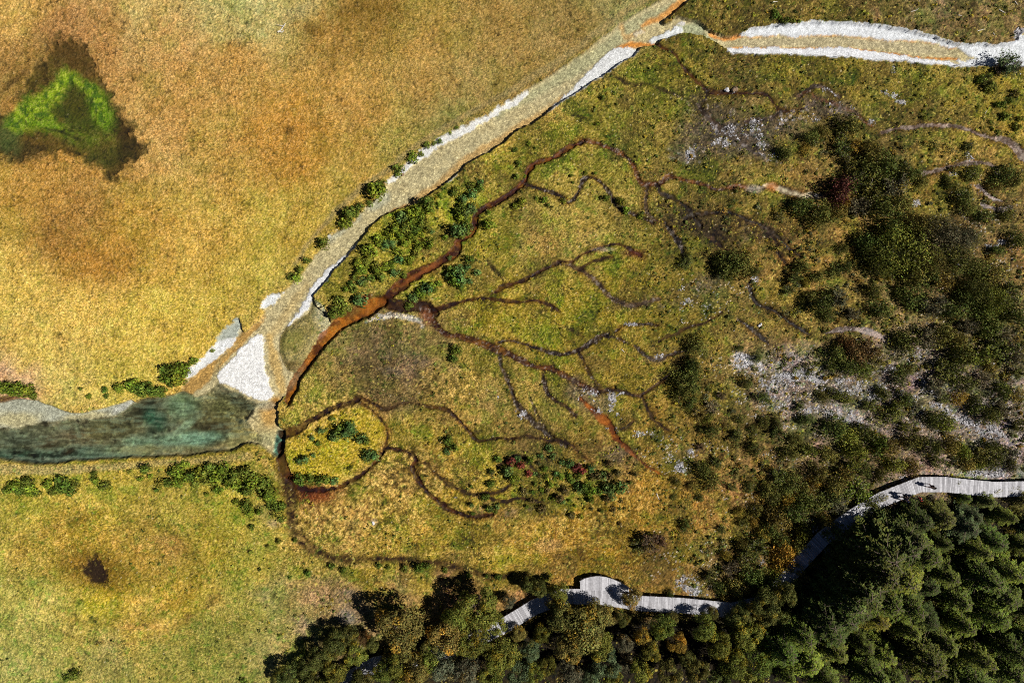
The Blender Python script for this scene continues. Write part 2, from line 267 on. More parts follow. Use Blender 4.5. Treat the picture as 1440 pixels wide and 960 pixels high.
# white limestone bars
bars = [("303,529 309,518 332,493 350,474 359,470 367,474 368,497 371,518 377,538 382,553 377,564 364,564 348,559 332,549 318,542 306,537", (240, 240, 238)),
        ("742,126 720,137 687,160 637,183 593,210 575,226 556,245 542,257 545,258 562,247 580,232 613,207 660,182 722,147 742,131", (226, 226, 222)),
        ("440,398 454,381 472,367 490,351 502,338 506,338 500,345 470,379 455,396 442,413 434,424 432,437 412,452 402,461 402,456 417,440 427,420", (228, 230, 232)),
        ("867,65 863,67 843,83 823,103 807,120 787,140 768,156 768,161 787,145 850,106 873,88 892,78 900,68 890,66", (228, 230, 230)),
        ("913,55 933,45 953,33 962,36 962,42 952,46 930,56 920,58", (224, 228, 228)),
        ("1040,50 1052,40 1080,36 1147,30 1213,32 1247,35 1307,48 1347,60 1410,61 1430,50 1480,40 1600,35 1600,92 1400,94 1363,95 1350,84 1375,80 1352,66 1307,57 1230,50 1163,47 1080,48 1060,49", (226, 230, 234)),
        ("1020,67 1030,66 1080,65 1180,65 1230,70 1287,78 1335,82 1365,95 1280,88 1213,84 1147,78 1100,77 1030,75", (230, 232, 236)),
        ("334,449 318,458 304,474 303,486 320,482 330,470 338,455", (172, 178, 166)),
        ("327,476 306,481 290,497 267,520 261,531 271,528 290,513 310,498 326,485", (228, 230, 230)),
        ("372,420 385,412 397,411 384,424 370,434 366,432", (224, 228, 228)),
        ("500,300 486,310 478,320 470,325 463,333 461,331 474,321 493,312", (212, 214, 210)),
        ("632,252 642,243 645,245 634,255 628,256", (218, 214, 200)), ("888,46 902,40 906,44 896,50", (216, 202, 170)), ("968,26 960,26 956,30 966,32", (224, 220, 214))]
bar = np.zeros(PX.shape, np.float32)
for s, c in bars:
    m = inm(poly_sd(P(s), 12) + 1.5 * n_sm + .9 * n_fine + .5 * n_px, 1.3) * np.maximum(rm, inm(rsd - 2.5, .8)); paint(m, c); bar = np.maximum(bar, m)
Hh += 0.14 * bar; tus *= 1 - bar; spk *= 1 - bar
# olive gravel island
isl = poly_sd(P("440,419 455,430 463,448 455,470 443,492 425,512 412,526 402,520 395,507 391,492 391,477 399,462 412,455 431,441"), 20)
im_ = inm(isl + .8 * n_sm, 1.2); paint(im_, (150, 138, 88)); paint(blob(410, 478, 20, 14, -40) * im_, (128, 124, 56), .75); paint(blob(412, 515, 14, 7, 0) * im_, (108, 88, 52), .7)
paint(blob(452, 440, 12, 22, -10) * im_, (172, 170, 138), .8); paint(blob(452, 472, 3, 8, 30), (176, 186, 204), .8); paint(inm(np.abs(isl) - .8, .9) * (PX < 420), (84, 66, 40), .7)
Hh += 0.28 * im_ * sstep(0, 8, -isl); mul(im_ * sstep(0, .7, fbm(9, 241, 4)), (.78, .80, .66)); mul(im_ * sstep(.2, .8, fbm(5, 242, 3)), (1.25, 1.22, 1.2)); spk += .7 * im_

rg = np.exp(-((np.hypot((PX - 150) / 128, (PY - 800) / 74) - 1) / .09) ** 2); mul(rg * sstep(-.5, .6, n_mid + .4), (.80, .78, .66)); rg2 = np.exp(-((np.hypot((PX - 150) / 150, (PY - 800) / 90) - 1) / .06) ** 2); mul(rg2, (1.12, 1.12, 1.2)); mul(blob(145, 800, 75, 42) * sstep(-.4, .6, n_mid), (.92, .84, .7))
# ---- pool and beach
beach = poly_sd(P("-120,570 0,565 27,561 48,563 76,574 96,581 124,580 156,570 183,562 190,568 160,585 128,591 80,592 46,597 23,602 0,604 -120,606"), 20); bm_ = inm(beach, 1.2)
Hh = Hh * (1 - bm_) - .5 * bm_; paint(bm_, (170, 172, 152)); paint(blob(15, 590, 40, 10) * bm_, (188, 178, 130), .8); paint(blob(120, 586, 30, 5, -5) * bm_, (184, 172, 120), .7); paint(blob(170, 572, 14, 5, -30) * bm_, (186, 188, 178), .8)
tus *= 1 - bm_; spk *= 1 - bm_
paint(blob(10, 560, 22, 4, -4), (88, 54, 28), .9)
POOL = P("-120,604 0,602 23,600 46,595 80,590 128,589 160,583 183,566 200,560 230,557 255,551 274,558 288,553 303,536 312,542 332,553 352,565 364,572 352,580 346,592 352,604 362,612 366,626 350,622 325,633 295,636 240,641 202,643 170,644 128,647 92,650 69,651 23,649 0,644 -120,638")
psd = poly_sd(POOL, 30); plm = inm(psd + .8 * n_sm, 2.0)
Hh = Hh * (1 - plm) + (-0.66 - 0.34 * sstep(0, 22, -psd) + .08 * n_mid) * plm
tus *= 1 - plm; spk *= 1 - plm
paint(plm, (100, 97, 74))
def pp(b, c, k=.8): paint(blob(*b) * plm, c, k)
pp((70, 615, 80, 14, -2), (92, 86, 66), .9); pp((60, 606, 70, 7, -4), (104, 104, 82), .7); pp((20, 620, 30, 12), (74, 84, 70), .7); pp((100, 640, 110, 9, -2), (74, 98, 86), .75); pp((20, 638, 30, 7), (40, 70, 58), .7)
pp((90, 637, 11, 5, -10), (44, 34, 18), .95); pp((40, 640, 10, 4), (40, 40, 24), .9); pp((18, 636, 12, 4), (36, 38, 26), .9); pp((62, 628, 10, 3), (56, 46, 28), .8); pp((120, 612, 30, 8), (96, 74, 54), .6); pp((104, 607, 4, 10), (124, 132, 108), .6)
pp((150, 605, 40, 14, -8), (88, 84, 54), .8); pp((185, 580, 26, 9, -30), (64, 62, 44), .9); pp((205, 570, 22, 4, -30), (30, 34, 24), .8); pp((200, 583, 26, 4, -35), (34, 40, 28), .7); pp((208, 588, 12, 13), (40, 80, 64), .85); pp((215, 605, 16, 6, -20), (34, 50, 38), .8); pp((222, 592, 8, 14), (40, 66, 52), .8)
pp((258, 574, 28, 16, 10), (92, 112, 86), 1.0); pp((262, 560, 20, 6), (104, 118, 84), .8); pp((300, 590, 34, 26, 20), (90, 84, 54), .95); pp((310, 572, 24, 14, 20), (98, 96, 60), .7); pp((305, 602, 36, 6, 4), (52, 42, 26), .75); pp((290, 560, 8, 16, 20), (124, 118, 84), .7)
pp((332, 566, 16, 8, 35), (62, 62, 44), .8); pp((255, 620, 70, 10, -2), (112, 138, 116), .85); pp((250, 604, 22, 5, -35), (118, 136, 112), .8); pp((285, 617, 30, 8), (116, 148, 130), .7); pp((298, 622, 11, 2), (44, 56, 46), .7); pp((210, 634, 60, 6, -1), (128, 122, 84), .6)
pp((340, 600, 20, 14), (146, 134, 86), .8); pp((330, 622, 34, 9, -10), (150, 138, 92), .8); pp((230, 632, 50, 5), (122, 116, 78), .5); pp((245, 585, 8, 30, 40), (118, 134, 108), .45); pp((60, 648, 70, 2.5), (34, 48, 40), .8)
mul(plm * sstep(.15, .6, fbm(8, 334, 3)) * sstep(-.3, .5, n_mid) * (PX < 235), (.30, .29, .27)); mul(plm * sstep(.1, .7, fbm(5, 335, 3)), (.72, .70, .68)); mul(plm * sstep(.5, .9, fbm(9, 333, 3)) * (PX < 235), (1.35, 1.45, 1.45))
dk = inm(line_sd(P("353,572,3 352,580,4 347,588,5 343,592,4"), 8) + 2 * n_sm, 1) + inm(line_sd(P("347,586,2 338,591,3 334,593,2"), 8) + 1.5 * n_sm, 1) + inm(line_sd(P("348,584,2 356,590,2 358,593,1"), 8), 1) + inm(line_sd(P("366,577,3 370,572,2 362,570,2"), 8), 1)
paint(np.clip(dk, 0, 1), (22, 22, 16), .9)
# outlet basin at the foot of the channel
ob = poly_sd(P("389,606 400,604 401,622 397,636 389,643 382,636 383,624 386,614"), 12); obm = inm(ob, 2)
paint(blob(372, 600, 18, 18), (186, 164, 104), .6); paint(blob(372, 618, 14, 10), (160, 160, 116), .7); paint(blob(378, 585, 12, 14, 20) * rm, (196, 148, 70), .7); paint(blob(385, 568, 8, 12, 30) * rm, (184, 128, 42), .85); paint(blob(375, 572, 12, 6) * rm, (164, 164, 140), .6)
paint(obm, (74, 118, 100), .95); paint(blob(387, 620, 2.5, 3.5), (30, 50, 44), .9); paint(blob(391, 637, 6, 5), (40, 92, 80), .8); Hh -= .25 * obm

# ---- brooks: (name, points x,y,width, bed colour, depth, label)
STR = [
 ("402,566,9 408,548,14 416,530,12 426,515,12 437,502,13 452,480,14 468,462,15 485,449,17 505,438,20 522,430,19 537,424,14", (150, 94, 34), .30, "broad orange brook mouth between the olive gravel island and brown meadow", 4),
 ("537,424,12 560,430,20 582,430,17 600,432,14 612,440,12", (70, 44, 22), .34, "dark brown confluence pool where the red and orange brooks meet", 3),
 ("541,420,12 559,403,15 577,391,16 596,380,15 614,370,11 635,358,12 644,349,11 646,338,9 658,331,9 667,319,10 669,301,10 678,294,9 690,289,9 710,278,9 725,268,10 738,256,9 741,243,8 750,232,8 762,226,8 773,225,7 787,217,8 800,207,8 820,198,7", (98, 54, 27), .42, "red-brown brook winding along the shrub thicket in the middle", 3),
 ("820,198,6 837,200,6 860,210,6 880,220,6 890,233,6 897,250,6 908,260,8 927,258,8 940,248,6 960,252,5 987,258,5 1010,267,5 1033,263,5 1060,265,6", (122, 80, 58), .32, "pebbly pinkish brook arching across the upper marsh", 3),
 ("1064,265,7 1087,261,10 1113,270,10 1133,275,10 1160,275,8", (196, 196, 164), .3, "pale grey-green rivulet ending at the bushes east of the upper marsh", 3),
 ("740,260,4 767,267,4 787,275,4 800,283,5 810,277,4 818,257,4 827,248,4 843,255,4 857,270,5 863,283,4 880,297,5 903,307,4 918,315,4", (56, 34, 18), .32, "thin dark brook looping south of the pebbly pinkish brook", 2),
 ("925,260,5 928,270,6 953,283,4 970,297,5 977,310,6 985,322,4", (66, 56, 44), .3, "short dark rivulet running into the black marsh patch", 2),
 ("960,310,4 980,302,4 1003,300,4 1030,300,4 1053,310,4 1080,320,4 1100,340,3 1127,363,3", (62, 46, 28), .28, "dark rivulet crossing from the black marsh patch to the bushes", 2),
 ("925,61,4 933,69,5 950,77,5 960,93,5 973,105,5 983,115,5 995,126,7 1010,128,6 1035,130,5 1060,132,4 1080,135,4 1088,145,3 1097,155,3 1123,155,3 1147,147,4", (92, 52, 30), .34, "narrow brown brook flowing down to the mouth at the rusty gravel", 2),
 ("995,126,6 992,135,5 986,146,4 980,158,3", (84, 66, 38), .22, "stub of a brown rivulet below the narrow brown brook", 2),
 ("862,103,3 873,112,4 890,120,5 908,118,4 927,125,4 943,130,4 957,133,3 985,150,2", (88, 72, 34), .22, "shallow brown gully beside the white gravel of the upper river", 2),
 ("600,436,7 612,436,6 643,425,5 677,420,4 720,423,4 757,423,4 777,430,4 787,440,3", (84, 48, 28), .28, "thin brown rivulet running straight east of the confluence pool", 2),
 ("686,416,3 697,410,4 706,403,7 720,400,5 740,393,5 763,380,5 787,368,6 803,368,4 817,360,4 847,347,4 867,343,4 887,350,4 903,360,6", (76, 38, 20), .34, "dark red brook with a wide bend through the middle meadow", 2),
 ("683,367,2 692,376,3 700,384,3 706,394,4 706,402,4", (92, 72, 34), .2, "tiny side ditch dropping into the dark red brook", 2),
 ("787,370,4 803,374,4 820,381,5 840,397,5 860,417,6 887,428,6 907,427,5 927,420,4", (112, 94, 70), .16, "grey pebbly rill branching from the dark red brook", 2),
 ("596,436,14 604,448,13 612,458,10 627,470,8 650,475,8 680,483,10 700,491,11 720,500,10 747,513,9 773,517,8 797,529,8 820,542,8 840,551,6", (132, 84, 44), .26, "long tan and rust brook running down the middle of the fan", 3),
 ("840,551,6 860,548,5 880,552,4 900,557,4 920,543,4 947,523,4 962,515,3", (88, 62, 40), .26, "dark brook continuing up to the black bush clump", 2),
 ("815,560,5 833,577,8 845,588,13 855,594,12 862,605,10 867,615,9 880,628,8 890,637,6 905,650,4 927,665,3 948,673,2", (160, 92, 34), .22, "vivid orange seep tapering through the lower right meadow", 3),
 ("700,481,3 720,479,4 753,488,5 787,497,6 813,493,6 833,481,7 850,472,5 867,467,4 880,458,4 905,456,4 927,457,3", (58, 34, 20), .32, "dark brook curving below the middle meadow hump", 2),
 ("850,474,4 867,476,3 885,484,3 897,490,3 920,505,4 940,500,4 967,492,3", (66, 46, 28), .26, "dark side brook of the curving dark brook", 2),
 ("703,502,4 707,520,5 720,546,6 730,573,8 742,586,8 753,597,7 773,613,7 797,627,5", (84, 72, 56), .28, "black and white pebbly gully left of the orange seep", 2),
 ("396,612,15 403,609,14 423,600,13 440,590,10 460,578,9 480,571,8 497,564,9 505,557,7 520,565,6 540,575,6 560,567,5 580,565,4 600,572,5 627,577,5 643,590,6 660,607,5 673,621,5 693,617,3 720,617,3 740,612,2", (82, 54, 28), .36, "brown brook flowing past the north side of the yellow islet", 3),
 ("394,628,13 395,646,16 402,667,18 414,680,13 428,688,9 443,690,7 460,688,7 477,685,6 493,678,5 510,667,5 527,650,5 537,637,5 543,631,5 560,633,7 577,637,6 586,648,5 580,658,6 587,675,8 600,692,8 613,703,8 637,720,8 667,727,6 693,723,4", (86, 42, 22), .36, "brown brook curling round the south side of the yellow islet", 3),
 ("596,650,3 612,665,4 627,677,5 650,692,5 677,695,5 710,687,4 722,672,3", (78, 62, 32), .24, "brown ditch enclosing the small golden meadow lobe", 2),
 ("404,682,20 407,700,19 409,725,18 416,746,17 431,767,15 454,780,13 480,786,11 510,785,9 560,787,8 620,793,9 660,803,9 693,810,8 720,807,6", (96, 62, 24), .3, "long dark ditch bending along the foot of the marsh", 3),
 ("1240,187,5 1267,180,5 1307,177,6 1347,180,6 1393,193,5 1420,200,10 1436,215,14 1460,240,14", (160, 152, 144), .12, "white pebble rill curving along the upper right edge", 2),
 ("1296,246,7 1330,236,5 1367,230,8 1390,230,5 1402,238,3", (150, 142, 134), .1, "short white pebble rill under the upper right bushes", 2),
 ("1372,260,4 1393,277,5 1410,283,3", (188, 188, 190), .1, "upper of two short white pebble runs at the right edge", 1),
 ("1380,287,4 1403,295,5 1422,293,4", (184, 184, 188), .1, "lower of two short white pebble runs at the right edge", 1),
 ("1163,467,5 1193,463,8 1220,467,8 1240,475,7 1251,484,7", (160, 158, 158), .1, "grey pebble arc above the rusty brown bush", 2),
 ("1053,398,4 1063,425,5 1082,434,6 1100,445,6 1123,460,7 1138,468,4", (46, 34, 22), .34, "black gully left of the bush belt", 2),
 ("763,525,4 766,540,4 771,553,5 785,566,4 797,574,3 808,586,2", (84, 60, 38), .24, "short brown channel between the pebbly gully and the orange seep", 2),
 ("904,558,3 914,578,4 922,592,4 940,604,3", (80, 66, 44), .2, "grey-brown rill trickling below the dark brook at the black clump", 2),
 ("738,612,3 753,617,4 787,620,5 807,627,4 818,640,3 835,650,2", (70, 52, 34), .24, "dark rill running into the crimson-tinged thicket", 2),
 ("926,480,2 948,470,3 973,460,4 997,452,3 1015,440,2", (100, 76, 48), .18, "brown trickle above the black clump", 2),
 ("777,432,3 774,448,3 785,458,3 803,464,4 820,474,3", (92, 72, 40), .18, "faint brown rill joining two dark brooks of the middle meadow", 2),
 ("912,262,6 908,275,7 907,290,7 912,304,6 925,312,5", (118, 104, 82), .2, "pale pebbly runnel dropping from the pinkish brook junction", 2),
 ("936,312,5 944,326,6 954,342,6 963,360,4 966,372,3", (74, 66, 56), .26, "grey-black channel leading to the dark bush of the marsh patch", 2),
 ("985,322,6 1000,334,6 1014,346,5 1028,352,4", (72, 44, 30), .24, "reddish-black channel crossing the black marsh patch", 2),
 ("1080,322,3 1090,340,4 1096,358,3 1106,372,2", (66, 50, 32), .22, "thin dark rill left of the gully bushes", 2),
 ("1123,133,3 1136,126,4 1150,120,4 1167,127,4 1182,138,3", (120, 110, 98), .16, "grey pebble arc at the top of the stony wash", 2),
 ("1123,134,3 1138,128,4 1147,137,5 1163,143,6 1180,150,7 1200,157,5 1218,170,4 1228,176,3", (146, 96, 70), .18, "rust and grey pebble rill along the stony wash", 2),
 ("983,148,5 990,160,7 1002,172,8 1020,186,8 1042,200,6 1066,218,4", (84, 72, 62), .2, "dark stony trickle down the middle of the grey wash", 2),
 ("1097,155,4 1085,164,5 1070,168,6 1050,170,5", (86, 74, 66), .18, "short dark stony trickle in the upper part of the grey wash", 2),
 ("655,622,3 664,610,3 676,604,2", (80, 60, 34), .2, "stub rill by the golden lobe", 2),
 ("866,605,3 880,600,3 892,590,3", (96, 82, 54), .16, "pale brown rill right of the orange seep", 2),
 ("815,381,3 826,372,3 845,366,3 862,362,2", (92, 68, 40), .16, "thin brown rill inside the wide bend of the dark red brook", 2),
 ("840,540,3 828,524,3 820,506,4 812,494,3", (84, 62, 36), .2, "short dark ditch linking the curving brook and the tan brook", 2),
 ("500,560,4 515,572,3 534,586,3 544,600,3 545,616,3 539,634,4", (92, 62, 28), .2, "thin brown rill closing the ring around the yellow islet on its right", 2),
 ("948,132,3 962,140,3 975,152,3 984,162,2", (84, 66, 40), .18, "faint rill joining the shallow gully to the stony wash", 2),
 ("700,655,3 712,648,4 728,640,4 742,648,4 756,664,3", (60, 44, 30), .2, "dark ditch winding into the left end of the crimson-tinged thicket", 2),
 ("690,700,4 712,704,4 735,700,3 760,706,3", (74, 52, 28), .18, "brown ditch below the crimson-tinged thicket", 2),
 ("745,560,3 752,580,3 764,600,4 778,618,3", (92, 74, 50), .16, "faint second strand of the pebbly gully", 2),
 ("890,556,3 902,544,3 925,530,3 944,512,3 960,500,3", (96, 74, 50), .16, "faint brown strand beside the dark brook to the black clump", 2),
 ("660,803,5 640,812,4 610,814,3", (96, 70, 34), .14, "faint brown offshoot of the long dark ditch", 2),
 ("1040,448,5 1055,460,7 1067,471,8 1080,484,5", (66, 56, 44), .3, "short grey-black gully above the white scree", 2)]
def st_soft(l): return any(q in l for q in ('stub', 'gully beside', 'side ditch', 'ditch bending', 'faint', 'offshoot'))
n_wid = fbm(15, 151, 3); n_mot = fbm(7, 152, 3)
for i, (s, c, dep, lab, sf) in enumerate(STR):
    d0 = line_sd(P(s), 16)
    if st_soft(lab):                     # wet grass bands with no cut channel
        m = inm(d0 + 1.5 * n_mid + 1.5 * n_sm, 4 if 'ditch bending' in lab else 2.0) * (1 - rm)
        paint(m * (.72 + .28 * sstep(-.3, .5, n_mot)), tuple(v * .58 for v in c), .97); mul(m * sstep(.1, .6, n_sm), (.5, .42, .36)); Hh -= .12 * m; cls[(d0 < -1.0 if 'ditch bending' in lab else d0 < .2) & (rsd > 0)] = 10 + i; continue
    k_ = .92 if i in (2, 3) else (.74 if c[0] < 150 else .96); c = (c[0] * k_ * 1.02, c[1] * k_ * .96, c[2] * k_ * (.66 if c[0] - c[2] > 45 else .95))
    d = d0 + .9 * n_sm + .7 * n_fine + 1.3 * n_wid + (.5 if d0.min() < -3.2 else -.15)
    m = inm(d, .6); halo = inm(d0 - 2.4 + 2.6 * n_mid + 1.5 * n_sm, 3.5)
    mul(halo * (1 - rm) * (1 - bar) * (.5 + .5 * sstep(-.4, .4, n_wid)), (.64, .52, .42))
    m = m * (.9 + .1 * sstep(-.7, -.1, n_wid + .6 * n_sm)); pt = inm(d - .5, 1.0) * (1 - m) * (1 - rm) * (1 - bar); mul(pt * (.4 + .6 * sstep(-.5, .4, n_sm + n_wid)), (.60, .47, .38))
    paint(m, c, .92); mul(m * sstep(-.15, .35, n_mot), (.40, .34, .30)); mul(m * sstep(.2, .6, -n_mot), (1.5, 1.38, 1.3))
    mul(m * sstep(-.6, -2.0, d) * (n_wid > -.3), (.62, .56, .5)) if d0.min() > -4 else mul(m * sstep(-3.5, -1, d) * sstep(-.2, .4, n_wid), (.5, .42, .36))
    Hh -= (.7 if d0.min() < -5 else .5) * dep * inm(d + .1, 1.2) * np.where(rsd < -1, .25, 1)
    tus *= 1 - .9 * m; spk *= 1 - .8 * m
    rough[m > .5] = .5 if dep > .24 else .8
    cls[(d < .4) & (rsd > -1.0)] = 10 + i
q0 = inm(line_sd(P(STR[0][0]), 16) - 1.5 + .8 * n_sm, 2.5); Hh = Hh * (1 - q0) + (-.66 + .03 * n_sm) * q0
paint(blob(1086, 262, 8, 6), (190, 120, 56), .7); paint(blob(1060, 265, 10, 5), (190, 180, 160), .5)
# details in the brooks
paint(blob(520, 430, 24, 8, -25), (172, 104, 34), .5); paint(blob(497, 438, 12, 6, -30), (110, 80, 36), .8); paint(blob(512, 420, 16, 3, -20), (104, 52, 28), .8); paint(blob(470, 464, 20, 5, -40), (176, 108, 30), .6)
paint(blob(575, 432, 30, 6), (56, 36, 20), .6); paint(blob(598, 446, 9, 10), (132, 84, 60), .7); paint(blob(590, 385, 26, 3, -33), (150, 84, 44), .6); paint(blob(414, 532, 5, 20, 30), (124, 104, 76), .7)
paint(blob(395, 655, 7, 16), (92, 70, 24), .7); paint(blob(410, 603, 12, 5, -20), (98, 66, 22), .6); paint(blob(850, 592, 9, 7, 30), (180, 104, 36), .6); paint(blob(886, 356, 14, 5), (84, 36, 22), .85); paint(blob(850, 351, 14, 3), (140, 128, 118), .6)
rimw = inm(line_sd(P("516,452,3 530,446,6 552,444,7 575,446,6 588,452,5 592,458,3"), 12) + 2 * n_sm, 2); paint(rimw, (206, 198, 186), .85)
# pebble rims and scree
stone = np.zeros(PX.shape, np.float32)
for b, k in [((1050, 508, 16, 10, 10), 1.), ((1080, 540, 14, 10), .8), ((1065, 520, 20, 10), .45), ((1115, 528, 30, 12, 10), .75), ((1160, 535, 40, 7, 5), .8), ((1215, 550, 30, 8, 25), .55), ((1195, 545, 24, 12), .5), ((1255, 520, 16, 10), .4), ((1285, 500, 22, 12), .35), ((1300, 545, 26, 9, 40), .75),
             ((1325, 575, 24, 8, 25), .8), ((1360, 590, 22, 10), .8), ((1385, 600, 22, 12, 25), .7), ((1405, 615, 18, 7, 30), .6), ((1160, 580, 40, 8, 4), .6), ((1190, 590, 20, 7), .6), ((1230, 545, 20, 12), .4), ((1100, 560, 60, 30), .28), ((1220, 560, 120, 60, 8), .25), ((1330, 580, 90, 40), .22),
             ((960, 635, 22, 5, -8), .85), ((950, 653, 18, 8, 10), .7), ((975, 640, 20, 12), .3), ((975, 825, 22, 9, 35), .75), ((958, 818, 9, 7), .7), ((905, 610, 16, 12), .45), ((860, 560, 6, 14), .8), ((868, 553, 10, 4), .7), ((850, 600, 8, 4, 30), .8), ((835, 565, 24, 14, 40), .5), ((870, 600, 8, 20), .4), ((1020, 360, 22, 12), .2), ((1060, 395, 14, 10), .5), ((965, 425, 10, 5), .6), ((1000, 420, 14, 16), .25), ((1010, 400, 20, 12), .25),
             ((1040, 183, 36, 14, 12), .55), ((1015, 200, 16, 8), .6), ((968, 218, 14, 6, -40), .55), ((1070, 210, 24, 12, 30), .5), ((1060, 172, 20, 8), .5), ((1180, 150, 26, 5, 12), .6), ((1205, 160, 10, 6), .6), ((1225, 172, 6, 6), .6), ((1155, 125, 14, 4, 20), .5), ((1170, 132, 10, 3, 40), .5), ((1100, 165, 24, 9), .4), ((1145, 165, 10, 8), .4), ((1165, 147, 20, 5), .5), ((1250, 132, 12, 4, 20), .6), ((1265, 143, 8, 3), .7), ((1275, 145, 6, 3), .6), ((1365, 215, 8, 14), .5), ((1393, 345, 9, 3), .8), ((1375, 368, 9, 3), .7), ((1355, 372, 8, 3), .7), ((1410, 340, 14, 4), .7), ((1425, 345, 10, 4), .6), ((1220, 310, 4, 9), .7), ((1150, 275, 12, 4), .7), ((1285, 285, 8, 6), .5), ((1435, 50, 14, 9, -20), .9), ((1437, 100, 5, 6), .7),
             ((1380, 665, 40, 6), .7), ((1410, 660, 26, 5), .6), ((1270, 672, 22, 7, -10), .35), ((1150, 740, 20, 10, -20), .35), ((1040, 710, 12, 6), .4), ((1070, 790, 16, 6), .3), ((700, 548, 4, 14), .4), ((735, 580, 8, 14, -30), .5), ((930, 500, 16, 5, -10), .5), ((900, 456, 22, 4), .55), ((1080, 640, 16, 5), .4), ((1110, 600, 20, 6), .3), ((560, 525, 26, 20), .12), ((1340, 245, 8, 4), .4), ((1010, 128, 5, 3), .7), ((1035, 128, 4, 3), .6), ((960, 405, 8, 5), .3), ((880, 30, 2, 2), .2), ((1253, 92, 5, 9, -25), .6), ((1130, 545, 50, 10, 2), .45), ((1280, 560, 24, 8, 30), .45), ((640, 700, 4, 3), .4), ((1210, 540, 30, 5), .4), ((1100, 510, 40, 12), .3)]:
    stone = np.maximum(stone, blob(*b, soft=.7) * k)
n_st = fbm(2.6, 91, 2) * .75 + .45 * n_px * .5; n_patch = sstep(-.5, .6, fbm(10, 93, 4))
sm_ = sstep(.0, .35, stone * (.25 + .95 * n_patch) * 1.5 - .66 - .46 * n_st) * (1 - rm)
wide = np.clip(.55 * blob(1180, 560, 150, 50, 8) + .6 * blob(1340, 585, 120, 45, 12) + .4 * blob(1100, 530, 80, 40) + .35 * blob(1300, 500, 90, 40) + .35 * blob(960, 640, 50, 22) + .3 * blob(1000, 420, 60, 30) + .3 * blob(1380, 360, 60, 90) + .25 * blob(1150, 700, 110, 50) + .3 * blob(1000, 800, 70, 40), 0, .8) * (1 - rm)
paint(wide * sstep(-.5, .5, n_mid), (122, 108, 84), .4); fleck = (rng.random(PX.shape) < .24 * wide * sstep(-.4, .5, fbm(12, 221, 4))) * np.float32(1); paint(fleck, (196, 192, 190), .8)
base_st = stone * .4 * (1 - rm); mul(base_st, (.95, .97, 1.6))
paint(sm_, (178, 176, 178), .85); mul(sm_ * sstep(.3, 1.2, n_px), (.55, .56, .6)); spk *= 1 - .6 * sm_
paint(blob(1050, 507, 17, 10, 8) * sstep(-.7, .1, n_sm + .6 * n_fine), (226, 226, 230), .9); paint(blob(1066, 512, 7, 4) * sstep(-.5, .2, n_sm), (214, 214, 220), .8)
# pebbles in pebbly rills
for i in [q for q, st_ in enumerate(STR) if any(w_ in st_[3] for w_ in ('pebbl', 'stony', 'tan and rust', 'curving', 'side brook', 'grey-black'))]:
    mm = (cls == 10 + i); paint(mm * sstep(.35, .8, n_st), (160, 150, 142), .55); mul(mm * sstep(.3, .7, -n_st), (.4, .38, .38))

gt = np.clip(blob(455, 725, 42, 40, 20) + blob(545, 700, 60, 50) + blob(470, 575, 34, 22, -25) + blob(440, 585, 40, 25, -20) + .7 * blob(640, 690, 40, 30) + .6 * blob(640, 545, 60, 30) + .7 * blob(800, 740, 60, 20) + .6 * blob(570, 640, 60, 24) + .5 * blob(870, 690, 40, 40), 0, 1) * spk * (1 - np.clip(blob(440, 697, 46, 12, 5) + blob(425, 690, 22, 14), 0, 1))
gl_ = fbm(4.2, 181, 2)
paint(gt * sstep(-.1, .5, gl_), (216, 180, 92), .62); mul(gt * sstep(.15, .7, -gl_), (.45, .42, .36))
pe = np.clip(blob(540, 510, 70, 46, -20) + blob(580, 560, 40, 30), 0, 1); paint(pe * sstep(-.6, .8, fbm(30, 223, 5)), (104, 84, 58), .5); mul(pe * sstep(.2, .6, fbm(4, 224, 2)), (.6, .58, .55))
for b in [(1000, 150, 30, 10, 20), (1010, 172, 44, 12, 20), (1040, 195, 52, 16, 22), (1075, 215, 34, 12, 30), (970, 212, 26, 16, 0), (1160, 155, 46, 12, 12), (1105, 170, 40, 10, -8)]:
    mb = blob(*b); paint(mb * sstep(-.5, .5, n_mid + .8 * n_sm), (82, 72, 62), .65); mul(mb * sstep(.2, .7, fbm(5, 191, 3)), (.5, .48, .5)); paint(mb * sstep(.45, .9, fbm(6, 193, 3)), (166, 158, 158), .6)
for b in [(560, 515, 40, 22, -10), (700, 718, 34, 10), (765, 722, 26, 9), (872, 640, 26, 12, 20), (1008, 192, 50, 20, 18), (965, 210, 24, 14), (825, 560, 34, 18, 35), (1170, 152, 46, 12, 10), (930, 500, 30, 8, -10), (905, 425, 40, 10), (1050, 330, 40, 16), (985, 400, 30, 14)]:
    mb = blob(*b); paint(mb * sstep(-.5, .5, fbm(15, 261, 4)), (108, 94, 80), .55); mul(mb * sstep(.1, .6, fbm(6, 262, 3)), (.66, .64, .64))
for b in [(955, 305, 34, 16, 20), (985, 322, 30, 16, 20), (1010, 335, 30, 14), (940, 295, 20, 10, 30), (1060, 320, 40, 12, 20), (1100, 345, 30, 16, 40)]:
    mb = blob(*b); paint(mb * sstep(-.4, .6, n_mid + n_sm), (58, 48, 32), .7); mul(mb * sstep(.1, .6, fbm(5, 195, 3)), (.4, .36, .34))
